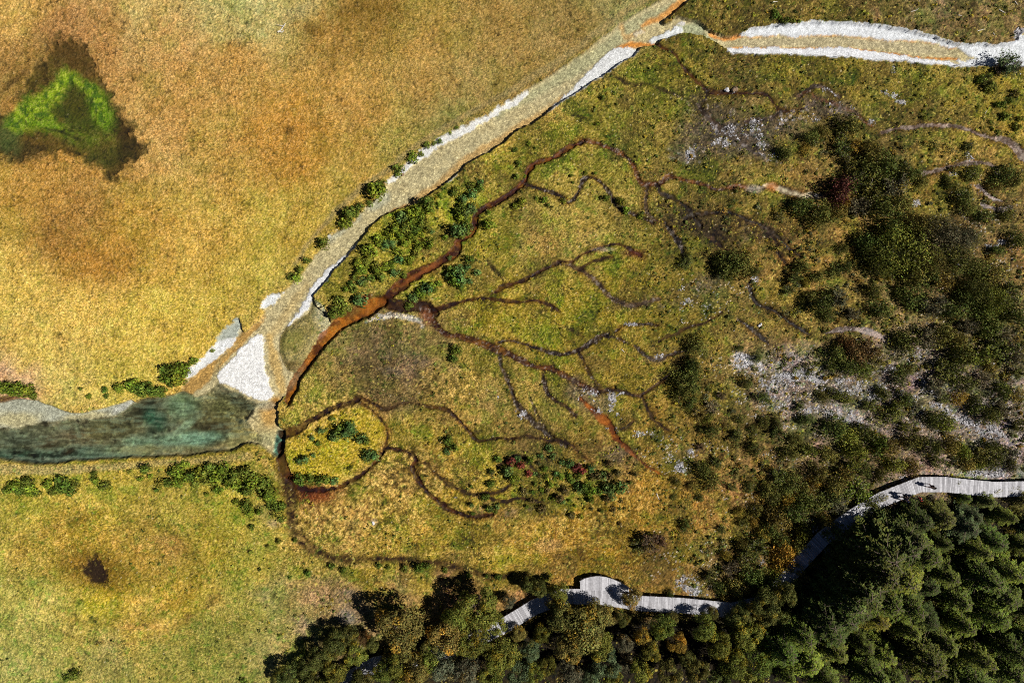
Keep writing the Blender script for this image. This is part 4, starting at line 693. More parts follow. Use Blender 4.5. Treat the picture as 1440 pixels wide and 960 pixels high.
# ------------------------------------------------------------------ dwarf shrubs of the meadow: zoom window (x0,y0,scale), list of x,y,r in that window, tones
Z = [
 ('in the big thicket above the red-brown brook', 'shrubs of the thicket by the red-brown brook', (440, 230, 4.364), 'mid mid dark blue olive lime', """690,240,55 640,280,42 540,330,45 600,310,40 590,360,48 640,330,42 560,400,48 500,410,45 620,400,42 660,370,35 700,280,35 690,350,30 460,430,40 400,470,42 330,535,52 440,500,35 480,490,35 560,490,38 640,500,38 700,490,40 700,400,28 725,420,22 520,540,34 630,550,28
 530,440,38 600,450,32 660,430,30 480,450,34 570,350,36"""),
 ('in the thicket beside the white gravel edge', 'shrubs of the thicket by the red-brown brook', (440, 230, 4.364), 'dark mid olive blue', """270,610,34 320,600,28 290,650,38 380,625,30 390,660,34 440,630,34 480,620,28 520,590,34 570,600,32 600,580,28 490,670,34 420,700,34 350,700,28 545,680,28 250,700,24 290,720,33 240,760,33 200,770,24 310,740,24 270,840,56 150,850,48 200,880,38 120,910,48 170,910,33 225,730,22 265,680,22"""),
 ('at the red-brown brook bend', 'shrubs at the bend of the red-brown brook', (440, 230, 4.364), 'mid blue dark', """900,275,48 970,270,38 880,410,56 930,390,48 900,330,34 920,220,33 970,190,38 1020,150,33 970,135,28 1025,115,22 870,170,36 780,195,22 810,450,22 770,250,18 1070,370,42 1075,300,18 850,180,20 935,300,36 910,430,34"""),
 ('on the tongue below the red-brown brook', 'shrubs on the tongue below the red-brown brook', (440, 230, 4.364), 'blue mid dark', """950,590,34 945,635,28 1000,670,28 840,660,42 880,690,52 910,720,38 860,720,38 820,685,24 960,720,24 770,735,24 745,770,24 690,770,42 650,790,38 610,820,34 670,810,28 720,750,28 580,870,28 835,575,16 890,650,34 905,755,24"""),
 ('along the far bank of the pale river', 'shrubs along the far bank of the river', (360, 0, 3), 'mid dark', "650,660,32 590,710,30 690,645,14 720,612,18 745,600,14 770,590,14 815,555,10 845,540,10 500,800,46 520,785,34 470,855,18 430,875,24 390,905,34 370,940,32 410,890,24 275,1022,30 208,1098,20 182,1138,18 160,1172,26 140,1165,18"),
 ('at the left edge below the pool', 'shrubs on the bank below the pool', (0, 640, 3), 'dark mid', "45,140,32 80,150,28 110,110,28 120,150,32 60,125,24 190,125,24 210,150,22 250,120,36 275,140,33 310,125,22 240,145,28 390,78,15 400,110,20 430,130,24 385,105,14 20,148,18 150,160,20"),
 ('in the dark thicket south of the pool outlet', 'shrubs of the thicket south of the outlet', (0, 640, 3), 'dark mid olive', """610,55,28 585,100,15 630,90,12 655,148,12 670,118,24 700,115,24 735,115,28 770,100,28 740,65,33 775,40,20 720,70,24 800,90,28 820,125,20 840,80,33 880,60,33 900,90,38 870,110,28 930,60,33 940,100,33 910,150,22 870,165,14 980,100,33 1000,130,33 990,80,28 1030,80,36 1050,110,38 1040,150,33 1070,100,28 990,195,18 1030,215,26 1050,240,26
 1110,140,40 1130,170,40 1170,220,28 1180,270,20 1090,240,18 1100,120,33 1160,250,24 1140,200,30 860,85,28 960,120,28"""),
 ('dotted over the lower left pasture', 'small shrubs dotted over the lower left pasture', (0, 640, 3), 'dark', "545,70,11 1060,305,14 1055,410,12 1172,362,14 1240,360,12 1295,500,17 1395,468,17 1440,485,16 1595,465,16 1635,472,12 1705,478,18 1765,475,26 1800,470,18 1875,485,14 1975,505,18 2100,515,18 2050,512,12 1175,760,9 1275,785,12 1400,735,10 1272,838,20 310,925,28 280,940,18 1025,955,18 1220,515,9 1128,385,9"),
 ('on the bank above the dark pool', 'shrubs on the bank above the pool', (0, 320, 3), 'dark mid', "690,600,28 720,610,38 745,600,33 770,600,33 720,650,33 690,640,28 740,640,33 500,680,24 540,670,33 570,685,33 600,690,33 640,690,33 670,690,28 560,660,24 610,670,24 435,685,16 440,710,12 365,712,14 335,680,10 810,565,20 885,520,11"),
 ('above the pale beach', 'shrubs of the row above the beach', (0, 320, 3), 'dark mid', "20,680,33 60,685,33 95,690,33 120,700,28 40,690,28 0,672,30"),
 ('on the round yellow islet', 'shrubs on the yellow islet', (360, 320, 3), 'blue dark', "315,805,13 270,855,17 235,888,15 258,910,15 390,840,28 350,860,33 325,880,28 375,870,33 400,850,24 435,890,26 460,900,22 463,960,30 495,966,24 180,1065,30 225,1060,26 262,1066,26 292,1065,24 325,1072,20 205,975,22 180,984,18 393,1015,13 240,960,12"),
 ('on the golden lobe right of the islet', 'shrubs on the golden lobe', (360, 320, 3), 'blue dark', "805,900,24 830,930,22 800,945,18 835,510,26 830,550,22 850,520,18 990,1030,14 985,1080,18 905,1170,14 960,1140,22 985,1185,16 910,1205,12 905,1090,10 1015,1175,14"),
 ('in the thicket left of the orange seep', 'shrubs of the crimson-tinged thicket', (680, 620, 6), 'dark dark blue mid brown', """540,60,30 580,60,20 480,125,24 575,130,24 385,160,30 460,185,18 65,265,24 50,360,28 200,260,40 240,320,44 280,150,28 510,235,24 430,275,18 470,295,16 520,300,20 720,190,34 660,180,24 610,280,24 650,300,30 720,300,24 900,230,34 940,300,40 1000,300,34 1050,300,34 800,400,40 850,390,40 900,430,40 960,430,34 1050,400,50 1100,400,44 1150,390,50
 1080,470,34 900,500,28 1040,490,28 800,290,30 740,330,28 560,370,24 530,420,24 490,410,18 690,420,34 640,480,34 590,490,24 560,480,18 660,510,24 720,500,14 430,360,18 410,430,18 360,550,18 770,545,14 910,570,15 990,590,20 1090,580,22 1165,510,14 740,630,28 820,640,20 1275,280,20 1240,350,18 1150,700,16 40,570,28 20,470,24 810,490,14 600,320,14 120,150,30 90,590,22"""),
 ('among the dark shrubs below the orange seep', 'crimson shrubs', (680, 620, 6), 'red', "230,175,34 310,200,30 375,275,28 770,225,32 830,250,28 800,205,20"),
 ('beside the dark shrubs below the orange seep', 'brown shrubs', (680, 620, 6), 'brown', "340,430,32 490,570,34 1060,190,34 1130,270,28 400,500,22"),
 ('dotted over the upper marsh', 'small shrubs dotted over the upper marsh', (720, 0, 3), 'dark mid', "360,520,11 380,410,13 440,440,8 400,575,9 70,605,11 95,625,8 10,630,14 25,690,17 15,745,15 50,740,10 135,845,17 150,865,11 100,835,8 10,870,18 40,850,22 195,775,8 250,740,9 255,770,8 310,730,11 350,730,9 215,845,15 395,835,17 455,850,22 480,885,20 540,915,16"),
 ('at the right edge below the white river arm', 'shrubs near the upper right edge', (1080, 0, 3), 'dark olive', "660,495,12 655,470,10 690,630,8 630,400,8 935,370,28 900,330,22 930,320,18 965,440,15 1000,490,22 985,440,16 1045,390,14 1050,535,20 970,555,10 940,515,12 885,455,10 1065,500,16 1020,425,12"),
 ('at the upper edge above the white river arm', 'shrubs above the white river arm', (1080, 0, 3), 'dark', "30,60,17 25,45,11 70,90,18 100,85,17 130,90,9 435,85,8 50,75,12"),
]
for phrase, group, (ox, oy, sc_), tones, s in Z:
    its = [(ox + a / sc_, oy + b / sc_, r_ / sc_, random.choice(tones.split())) for a, b, r_ in P(s)]
    for (x, y, r_, tone), lab in zip(its, ranked(its, phrase, 'shrub')):
        rm_ = r_ * M * (1.38 if 'orange seep' in phrase else 1.08); put('dwarf_shrub', SHRUBS, x + r_ * .22, y, rm_ * 1.12, rm_ * random.uniform(1.35, 1.9), lab, 'shrub', group, tone, whole=r_ > 5)

# ------------------------------------------------------------------ larger bushes of the belt on the right: x,y,r in photo pixels, letter of the colour
TL = {'d': 'dark', 'b': 'blue', 'm': 'mid', 'o': 'olive', 'g': 'gold', 'r': 'rust', 'n': 'brown', 'y': 'grey', 'x': 'maroon', 'l': 'lime'}
BZ = [
 ('by the upper right corner', "1420,88,20,b 1410,92,12,n 1432,92,10,n 1388,112,10,d 1396,120,9,d 1430,130,8,o"),
 ('in the clump ending the grey-green rivulet', "1195,180,18,d 1143,193,12,d 1105,213,13,d 1187,207,15,d 1206,205,12,g 1197,230,13,d 1230,215,18,o 1222,235,20,d 1245,235,22,d 1265,232,18,d 1185,265,22,x 1205,255,20,d 1230,262,22,d 1260,260,22,y 1280,245,15,d 1130,290,16,d 1155,300,18,d 1180,295,15,o 1210,290,18,y 1240,290,20,d 1270,285,18,o 1190,285,10,g 1222,225,10,g 1133,210,8,g 1098,304,9,o 1160,185,10,o"),
 ('among the white pebble rills', "1365,205,9,d 1355,275,14,d 1370,243,13,d 1415,245,16,d 1430,250,13,d 1340,260,9,d 1333,252,8,d 1385,305,13,d 1360,295,12,d 1420,300,12,d 1300,255,10,o 1400,262,10,o 1432,335,14,d 1405,352,10,d 1370,330,12,o"),
 ('in the great dark clump', "1275,352,44,m 1240,350,24,d 1320,330,30,y 1355,335,26,y 1350,362,28,d 1300,318,24,o 1220,340,16,d 1255,320,20,d 1310,365,26,o 1290,385,18,o 1235,375,16,d"),
 ('around the black gully', "1130,375,13,d 1120,392,13,d 1150,390,12,d 1155,425,18,d 1180,420,16,y 1165,445,11,d 1190,378,10,d 1175,380,9,d 1240,438,16,d 1232,410,13,d 1133,395,8,g 1110,408,10,d 1185,350,9,d 1200,440,12,y 1140,418,10,o"),
 ('in the right edge belt', "1290,418,20,d 1315,428,22,y 1270,412,12,d 1330,395,18,o 1310,390,16,d 1375,410,26,d 1360,425,18,d 1400,420,24,m 1425,410,20,d 1400,385,18,o 1380,380,16,d 1430,440,18,d 1395,460,20,d 1365,460,16,y 1340,440,14,d 1385,440,14,o 1415,470,16,y"),
 ('just under the right edge belt', "1280,480,18,d 1305,475,18,y 1268,478,12,d 1330,470,16,o 1355,500,22,d 1380,500,20,m 1410,490,22,d 1430,500,18,y 1350,478,14,o 1395,515,14,o 1435,525,12,d"),
 ('beside the grey pebble arc', "1180,500,17,d 1205,497,20,r 1225,490,18,r 1195,515,16,d 1215,520,14,m 1238,505,12,o 1190,485,12,r 1170,515,9,d"),
 ('amid the white scree on the right', "1330,520,20,d 1320,545,18,y 1340,530,16,d 1265,530,13,d 1280,522,10,d 1245,555,13,d 1275,560,13,d 1365,540,15,d 1385,535,14,y 1410,550,14,d 1430,555,14,o 1160,560,10,d 1175,555,10,d 1190,560,10,m 1125,572,9,d 1135,590,11,d 1225,570,13,d 1255,585,16,d 1265,575,13,m 1315,590,14,d 1335,595,14,m 1350,560,12,g 1330,560,11,o"),
 ('below the white scree', "1375,570,16,d 1395,585,16,d 1415,575,16,y 1435,600,12,d 1175,605,18,d 1195,615,18,m 1215,610,16,d 1235,625,18,m 1205,635,18,m 1255,630,16,o 1285,620,15,d 1310,630,16,d 1340,625,15,o 1095,610,13,d 1120,620,12,d 1095,595,10,d 1400,630,15,d 1380,640,14,o 1425,640,14,y 1110,640,14,d 1140,635,14,m 1165,640,14,o 1355,635,13,m 1275,600,11,m"),
 ('around the black marsh patch', "1030,370,20,d 1044,372,20,d 1018,376,16,d 965,370,11,d 1010,368,10,d 1012,388,7,y 1060,382,10,d 968,362,8,d"),
 ('in the clump left of the scree', "980,487,16,d 974,512,14,d 985,478,10,m 960,540,17,d 975,540,16,d 958,556,13,d 972,566,11,d 968,525,14,d 1003,572,12,y 985,582,13,o 996,588,10,m 982,520,10,d"),
 ('scattered below the black clump', "1040,490,6,d 1065,503,8,d 1050,538,9,d 1074,560,11,d 1015,556,8,n 1003,605,12,d 1035,613,12,d 1060,605,9,d 1065,632,12,d 1075,595,11,d 985,604,6,d 985,628,8,n 1040,590,8,d 1025,600,7,o"),
 ('on the rusty slope', "990,660,13,d 1000,675,15,d 1010,650,11,d 1055,685,10,d 1030,685,8,d 952,678,7,d 915,764,18,n 900,768,13,d 930,762,11,n 965,742,9,d 1015,745,8,d 1045,735,9,d 1065,720,12,d 985,700,7,d 948,700,5,d 975,685,8,o"),
 ('above the straight boardwalk', "1068,770,18,d 1052,785,18,d 1030,800,16,n 1000,812,12,d 1040,828,17,o 1012,828,11,d 1060,810,18,d 1022,782,9,g 1045,765,10,d 1075,750,12,g 1040,720,9,g 1060,735,8,g 1020,838,9,o 943,836,6,d"),
 ('in the thicket above the boardwalk bend', "1095,670,15,d 1120,680,18,d 1150,665,16,d 1175,680,18,o 1200,660,16,m 1210,690,20,m 1180,710,16,y 1150,710,18,d 1120,720,18,d 1095,730,18,o 1090,700,15,d 1130,750,13,m 1100,760,15,d 1226,708,16,d 1240,700,10,o 1170,700,16,d 1135,705,15,d 1105,685,14,d 1190,668,14,o 1085,745,14,d 1125,765,13,d 1080,690,12,o 1165,735,12,o 1140,690,13,o 1195,735,9,y 1110,700,12,g 1150,680,10,g"),
 ('along the sunlit boardwalk', "1260,655,14,m 1285,658,12,o 1360,650,14,o 1400,650,14,d 1425,655,11,d 1240,668,12,d 1320,650,12,o 1380,655,10,m 1215,660,12,d"),
 ('at the shaded bend of the boardwalk', "1105,783,19,g 1120,800,14,g 1090,818,16,m 1080,835,14,d 1100,800,12,g 1075,805,12,o 1112,815,10,d 1118,826,16,d 1086,844,18,d 1066,850,16,d 1130,812,12,o 1142,792,9,m 1178,748,11,o 1135,768,9,o"),
]
for phrase, s in BZ:
    its = []
    for t in s.split():
        a = t.split(','); its.append((float(a[0]), float(a[1]), float(a[2]), TL[a[3]]))
    for (x, y, r_, tone), lab in zip(its, ranked(its, phrase, 'bush')):
        rm_ = r_ * M * .92; airy = tone in ('grey', 'brown') or random.random() < .22
        put('bush', GREAT if r_ > 22 else AIRY if airy else BUSHES, x, y, rm_ * 1.15, rm_ * random.uniform(1.5, 2.2), lab, 'bush', 'bushes of the belt on the right', tone)

# ------------------------------------------------------------------ broadleaf trees along the lower edge
BT = [
 ('at the lower edge left of the grove', "470,905,20,d 490,893,16,d 450,925,19,d 405,948,18,d 432,942,16,d 500,918,19,m 470,945,20,m 540,942,18,m 512,897,12,r 560,935,20,m 522,905,13,d 575,958,18,o 440,962,18,d 505,958,18,d 388,955,10,d 486,972,20,m 512,958,18,d 455,985,18,d 545,925,12,o 568,955,18,m"),
 ('in the grove at the lower middle', "562,880,38,o 605,930,22,m 575,918,18,o 672,852,32,m 628,892,30,o 665,898,30,m 640,868,22,m 590,938,24,o 622,938,24,y 655,940,24,y 648,905,18,l 695,875,20,m 606,912,18,o 690,945,22,m"),
 ('beside the short sloping boardwalk', "705,918,27,m 728,945,20,b 745,915,17,b 762,890,16,m 785,832,17,m 778,846,14,o 757,826,15,d 744,822,13,d 715,846,11,y 750,945,18,m 730,890,13,o"),
 ('below the viewing deck', "820,885,38,o 792,868,24,o 845,865,22,o 840,905,24,m 800,910,24,o 888,840,17,o 852,930,23,b 800,945,19,y 830,952,16,b 880,905,14,y 903,893,15,g 862,952,17,m 875,870,12,d 880,935,14,y 770,935,15,m"),
 ('below the straight boardwalk', "930,880,20,m 952,904,16,g 915,915,17,m 900,945,19,m 990,882,22,m 1012,908,22,m 1050,890,26,m 1032,935,23,m 1066,930,25,m 980,942,19,d 1002,862,11,d 940,944,20,o 1078,862,20,d 1052,862,16,d 1100,866,18,d 1092,842,15,d 1074,848,24,d 1104,834,20,d 1042,858,15,d 965,925,15,d 945,868,11,o 1030,872,14,d 1055,958,20,m 1010,958,18,d"),
]
for phrase, s in BT:
    its = []
    for t in s.split():
        a = t.split(','); its.append((float(a[0]), float(a[1]), float(a[2]), TL[a[3]]))
    for (x, y, r_, tone), lab in zip(its, ranked(its, phrase, 'leafy tree')):
        rm_ = r_ * M * .9; hz = rm_ * (1.05 if r_ > 24 else 1.35)
        put('broadleaf_tree', BROAD, x, y, rm_ * 1.02, hz, lab, 'tree', 'leafy trees along the lower edge', tone, ('crown', 'trunk'), hm=hz * 1.2)

# ------------------------------------------------------------------ conifer forest in the lower right corner (foot positions in photo pixels, height in metres)
CF = [
 ('under the boardwalk bend', "1205,760,10,d 1222,790,10,l 1190,800,9,d 1245,745,8,d 1182,812,9,d 1228,752,9,d 1200,780,10,d 1160,845,8,d 1135,850,8,d 1174,803,9.5,d 1163,824,9,d 1275,722,5.5,o 1265,765,8,m 1180,835,7,d 1215,825,8,m 1305,722,5,o 1150,868,7,d 1110,872,7,m 1085,892,7,m"),
 ('in the heart of the dark forest', "1250,800,9,l 1285,775,8.5,m 1310,755,8,m 1330,735,7,b 1245,840,9.5,m 1280,820,9,d 1312,795,9,m 1345,770,8.5,m 1215,862,9,l 1255,880,9.5,m 1292,860,9,d 1325,830,9,m 1355,805,9,m 1195,890,8,m 1230,905,9,l 1270,915,9,m 1305,895,9,m 1340,870,9,l 1160,905,8,m 1125,915,8,l 1200,935,8.5,m 1240,945,9,m 1095,935,8,m 1140,948,8,m"),
 ('along the right edge of the forest', "1355,722,6,b 1385,708,5,o 1380,745,7.5,m 1410,725,6,m 1385,785,8.5,l 1415,765,7.5,m 1440,745,7,b 1390,830,9,m 1425,810,8.5,m 1450,790,8,l 1375,860,9,l 1415,850,9,m 1450,840,9,m 1345,910,9,m 1385,895,9,m 1425,890,9,l 1310,935,9,m 1350,950,9,m 1395,935,9,m 1435,930,9,m 1425,700,4.5,o 1345,700,4,m"),
]
for phrase, s in CF:
    its = []
    for t in s.split():
        a = t.split(','); its.append((float(a[0]), float(a[1]), float(a[2]), TL[a[3]]))
    for (x, y, h_, tone), lab in zip(its, ranked(its, phrase, 'conifer')):
        big = 'under the' in phrase; j_ = 2 if big else 8
        if not big: h_ *= random.uniform(.5, .82)
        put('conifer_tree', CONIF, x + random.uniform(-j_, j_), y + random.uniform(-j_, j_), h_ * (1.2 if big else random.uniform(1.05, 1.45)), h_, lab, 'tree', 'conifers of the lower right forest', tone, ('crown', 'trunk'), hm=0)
# undergrowth between the conifers
us = "1395,725,10,d 1432,725,10,o 1400,770,11,d 1436,765,11,m 1405,820,11,d 1438,815,11,r 1380,770,10,d 1365,830,11,d 1395,850,11,m 1432,860,11,o 1360,885,11,d 1400,900,11,d 1438,900,11,m 1370,920,11,g 1410,940,11,d 1438,945,11,d 1340,945,11,d 1295,950,11,m 1320,905,11,d 1250,945,11,d 1345,845,10,d 1310,855,10,o 1180,945,10,d 1140,930,10,d 1222,722,9,o 1238,716,8,d 1320,712,8,o 1352,705,7,m 1300,735,9,r 1235,830,9,r 1222,812,7,r 1345,680,8,m 1260,735,7,d 1400,690,8,o 1425,690,9,o 1385,692,8,g 1300,710,8,o 1270,712,7,d 1175,815,9,d 1200,845,8,d 1165,880,8,m 1130,890,9,m 1290,805,8,d 1360,760,9,r 1350,850,8,g 1400,800,9,d 1430,780,10,o 1320,870,9,d 1230,880,8,d 1270,850,9,r 1180,915,9,m 1220,930,9,o 1400,870,9,d 1415,910,9,d 1370,935,9,o 1290,930,9,d 1120,940,9,d 1335,775,8,d 1310,750,9,g 1422,745,8,g 1352,740,8,d"
its = []
for t in us.split():
    a = t.split(','); its.append((float(a[0]), float(a[1]), float(a[2]), TL[a[3]]))
for (x, y, r_, tone), lab in zip(its, ranked(its, 'between the conifers', 'undergrowth bush')):
    rm_ = r_ * M; put('bush', BUSHES + AIRY, x, y, rm_ * 1.3, rm_ * 1.5, lab, 'bush', 'undergrowth of the conifer forest', tone)

# ------------------------------------------------------------------ countless low cushions and straw tufts of the marsh: one object
def tufts():
    r = np.random.default_rng(91); area = (np.gradient(XS)[None, :] * np.gradient(YS)[:, None])
    ok = (cls == 0) * (1 - np.clip(west, 0, 1)) * (1 - np.clip(stone * 1.2, 0, 1)) * (PX > -20) * (PX < 1460) * (PY > -20) * (PY < 980)
    dens = ok * (.12 + sstep(.0, .9, fbm(40, 171, 3)) + 1.2 * blob(790, 675, 90, 45) + 1.1 * (PX > 900) * (PY < 790)) * (1 - .8 * (PX < 360))
    p = (dens * area).ravel(); p /= p.sum(); n = 9000; k = r.choice(len(p), n, p=p); q = 12
    s = (.08 + .20 * r.random(n) ** 2.2); d = unit(n * q, r, .0)[:n * q]; c = np.repeat(VALL[k], q, 0); ss = np.repeat(s, q)[:, None]
    Pp = c + d * ss * np.array([1, 1, 1.35]) * (.6 + .4 * r.random((n * q, 1))); tone = np.where((r.random(n) > .72)[:, None], np.array([[3.6, 2.3, .9]]), np.array([[.75, .85, .7]])) * np.exp(.25 * r.standard_normal((n, 1)))
    me = leaf_mesh('meadow_tufts', Pp, d + .3 * r.standard_normal(d.shape), ss[:, 0] * .9, .6, np.repeat(tone, q, 0), r)
    o = bpy.data.objects.new('grass_tufts', me); COL.objects.link(o); o.color = (.075, .085, .02, 1); tag(o, 'low dark cushions and straw tufts strewn over the marsh', 'tufts', kind='stuff')
tufts()

# low scrub filling the belt between the individual bushes: far too many to count, one object
def low_scrub():
    r = np.random.default_rng(95); area = (np.gradient(XS)[None, :] * np.gradient(YS)[:, None])
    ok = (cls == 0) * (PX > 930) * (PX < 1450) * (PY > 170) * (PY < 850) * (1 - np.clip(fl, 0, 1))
    bw_ = np.minimum.reduce([seg(PX, PY, a, b)[0] for a, b in (((880, 846), (1030, 858)), ((1030, 858), (1103, 818)), ((1103, 818), (1157, 757)), ((1157, 757), (1240, 702)), ((1240, 702), (1294, 681)), ((1294, 681), (1450, 686)))])
    dens = ok * (bw_ > 22) * sstep(-.15, .6, fbm(30, 251, 4)) * (.12 + .9 * sstep(1010, 1160, PX + .25 * (PY - 480))) * (1 - .7 * np.clip(stone, 0, 1)) * np.where((PY < 330) & (PX > 1270), .35, 1)
    p = (dens * area).ravel(); p /= p.sum(); n = 620; k = r.choice(len(p), n, p=p); s = .22 + .55 * r.random(n) ** 1.8; q = 60
    d = unit(n * q, r, -.05)[:n * q]; c = np.repeat(VALL[k], q, 0); ss = np.repeat(s, q)[:, None]; off = r.standard_normal((n, 3, 3)) * .45; off[..., 2] = np.abs(off[..., 2]) * .4
    o3 = off[np.repeat(np.arange(n), q), r.integers(0, 3, n * q)]
    Pp = c + (d * (.5 + .25 * r.random((n * q, 1))) + o3) * ss * np.array([1.1, .95, 1.3]); Pp[:, 2] = np.maximum(Pp[:, 2], c[:, 2])
    base = np.array([[1, 1, 1], [1.7, 1.45, 1.1], [1.05, 1.0, 1.9], [2.0, 1.2, .9], [.8, .9, .8]])[r.integers(0, 5, n)] * np.exp(.25 * r.standard_normal((n, 1)))
    me = leaf_mesh('low_scrub', Pp, d + .3 * r.standard_normal(d.shape), np.full(n * q, .2), .6, np.repeat(base, q, 0), r)
    o = bpy.data.objects.new('undergrowth', me); COL.objects.link(o); o.color = (.075, .078, .018, 1); tag(o, 'low dark scrub growing between the bushes of the right-hand belt', 'undergrowth', kind='stuff')
low_scrub()

# ------------------------------------------------------------------ boardwalk
M_plank = plain('weathered_planks', (.40, .39, .41), .75, .22, 3.0)
M_beam = plain('grey_timber', (.22, .20, .18), .85, .25, 3.0)
def plank_run(pts, width, z, r, gap=.022, pw=.145):
    """planks laid across a path of world points; returns verts, faces, tone"""
    V, F = [], []
    pts = [Vector((*p, 0)) for p in pts]; L_ = [0]
    for a, b in zip(pts[:-1], pts[1:]): L_.append(L_[-1] + (b - a).length)
    s = 0
    while s < L_[-1]:
        i = max(k for k in range(len(L_) - 1) if L_[k] <= s + 1e-6); a, b = pts[i], pts[i + 1]
        t = (s - L_[i]) / max(L_[i + 1] - L_[i], 1e-6); p = a.lerp(b, t); d = (b - a).normalized()
        # blend the direction near the corners so the boards fan out
        if i + 2 < len(pts): d = d.lerp((pts[i + 2] - b).normalized(), max(0, (t - .75)) * 2).normalized()
        if i > 0: d = d.lerp((a - pts[i - 1]).normalized(), max(0, (.25 - t)) * 2).normalized()
        n = Vector((-d.y, d.x, 0)); hw = width / 2 + r.uniform(-.02, .02); dz = r.uniform(-.006, .006); h = (pw - gap) / 2; k = len(V)
        for zz in (z - .05, z):
            for sx, sy in ((-1, -1), (1, -1), (1, 1), (-1, 1)): V.append(tuple(p + d * h * sx + n * hw * sy + Vector((0, 0, zz + dz))))
        F += [(k, k + 3, k + 2, k + 1), (k + 4, k + 5, k + 6, k + 7)] + [(k + j, k + (j + 1) % 4, k + 4 + (j + 1) % 4, k + 4 + j) for j in range(4)]
        s += pw
    return V, F
def box_between(a, b, wd, ht, z, V, F):
    a, b = Vector((*a, 0)), Vector((*b, 0)); d = (b - a).normalized(); n = Vector((-d.y, d.x, 0)); k = len(V)
    for zz in (z - ht, z):
        for p, s in ((a, -1), (b, -1), (b, 1), (a, 1)): V.append(tuple(p + n * wd / 2 * s + Vector((0, 0, zz))))
    F += [(k, k + 3, k + 2, k + 1), (k + 4, k + 5, k + 6, k + 7)] + [(k + j, k + (j + 1) % 4, k + 4 + (j + 1) % 4, k + 4 + j) for j in range(4)]
def child(name, V, F, m, parent):
    me = mesh_np(name, np.array(V, np.float32), np.array(F), m, False); o = bpy.data.objects.new(name, me); COL.objects.link(o); o.parent = parent; return o
def plank_mat():
    m, t, b = mat('weathered_planks_fine'); N = t.nodes.new; L = t.links.new
    g = N('ShaderNodeNewGeometry'); rp_ = N('ShaderNodeValToRGB'); e = rp_.color_ramp.elements
    e[0].color = (.25, .245, .26, 1); e[1].color = (.46, .455, .48, 1)
    L(g.outputs['Random Per Island'], rp_.inputs[0])
    nz = N('ShaderNodeTexNoise'); nz.inputs['Scale'].default_value = 5; nz.inputs['Detail'].default_value = 5; L(g.outputs['Position'], nz.inputs['Vector'])
    mr = N('ShaderNodeMapRange'); mr.inputs[1].default_value = .3; mr.inputs[2].default_value = .75; mr.inputs[3].default_value = .72; mr.inputs[4].default_value = 1.1; L(nz.outputs[0], mr.inputs[0])
    v = N('ShaderNodeVectorMath'); v.operation = 'SCALE'; L(rp_.outputs[0], v.inputs[0]); L(mr.outputs[0], v.inputs['Scale']); L(v.outputs[0], b.inputs['Base Color']); b.inputs['Roughness'].default_value = .75
    return m
M_deck = plank_mat()
ZD = .85
def boardwalk(name, label, px, width, z, group=None):
    hm = 1 - z / HC
    pts = [W(CX + (x - CX) * hm, CY + (y - CY) * hm) for x, y in px]
    root = bpy.data.objects.new(name, None); COL.objects.link(root); root.location = (0, 0, 0); tag(root, label, 'boardwalk', group)
    r = random.Random(3); V, F = plank_run(pts, width, z, r); child('deck', V, F, M_deck, root)
    for s in (-1, 1):
        V, F = [], []; off = []
        for i, p in enumerate(pts):
            p = Vector((*p, 0)); a = Vector((*pts[max(i - 1, 0)], 0)); b = Vector((*pts[min(i + 1, len(pts) - 1)], 0)); d = (b - a).normalized(); off.append((p + Vector((-d.y, d.x, 0)) * s * (width / 2 - .06)))
        for a, b in zip(off[:-1], off[1:]): box_between((a.x, a.y), (b.x, b.y), .10, .16, z - .056, V, F)
        child('edge_beam', V, F, M_beam, root)
        for a, b in zip(off[:-1], off[1:]):
            n = max(1, int((b - a).length / 2.4))
            for k in range(n):
                p = a.lerp(b, (k + .5) / n); V, F = [], []; box_between((p.x - .07, p.y), (p.x + .07, p.y), .14, z + .5, z - .22, V, F); child('post', V, F, M_beam, root)
    return root, pts
main_px = [(430, 1000), (478, 962), (527, 934), (590, 925), (650, 908), (706, 881), (752, 853), (792, 838), (845, 839), (900, 848), (960, 851), (1030, 858), (1072, 848), (1103, 818), (1130, 786), (1157, 757), (1198, 727), (1240, 702), (1294, 681), (1330, 681), (1366, 685), (1400, 688), (1440, 687), (1510, 682)]
bw, bpts = boardwalk('boardwalk', 'long pale grey plank boardwalk winding along the forest edge', main_px, 1.9, ZD)
# viewing deck bulging from the boardwalk, with a curved front
def deckpt(x, y): k = 1 - ZD / HC; return W(CX + (x - CX) * k, CY + (y - CY) * k)
V, F = [], []; x_ = 816.0; r = random.Random(5)
topc = P("815,817 822,813 832,810.5 842,809.5 852,811 862,814 872,818.5 880,823 890,830")
while x_ < 884:
    xa, xb = x_, x_ + 1.55
    ty_ = np.interp((xa + xb) / 2, [p[0] for p in topc], [p[1] for p in topc])
    a = deckpt((xa + xb) / 2, ty_ + r.uniform(-.2, .2)); b = deckpt((xa + xb) / 2, 829.5 if x_ < 860 else 832)
    if a[1] > b[1] + .05: box_between(a, b, .135, .05, ZD + .012 + r.uniform(-.004, .004), V, F)
    x_ += 1.62
child('viewing_deck', V, F, M_deck, bw)
V, F = [], []
for a, b in zip(topc[:-1], topc[1:]): box_between(deckpt(a[0], a[1] + .6), deckpt(b[0], b[1] + .6), .12, .18, ZD - .045, V, F)
box_between(deckpt(816.6, 817), deckpt(816.6, 830), .10, .18, ZD - .045, V, F); child('deck_fascia', V, F, M_beam, bw)
for q in ((818, 816), (832, 812), (846, 811), (860, 815), (874, 821), (818, 828)):
    p = deckpt(*q); V, F = [], []; box_between((p[0] - .08, p[1]), (p[0] + .08, p[1]), .16, ZD + .5, ZD - .23, V, F); child('post', V, F, M_beam, bw)
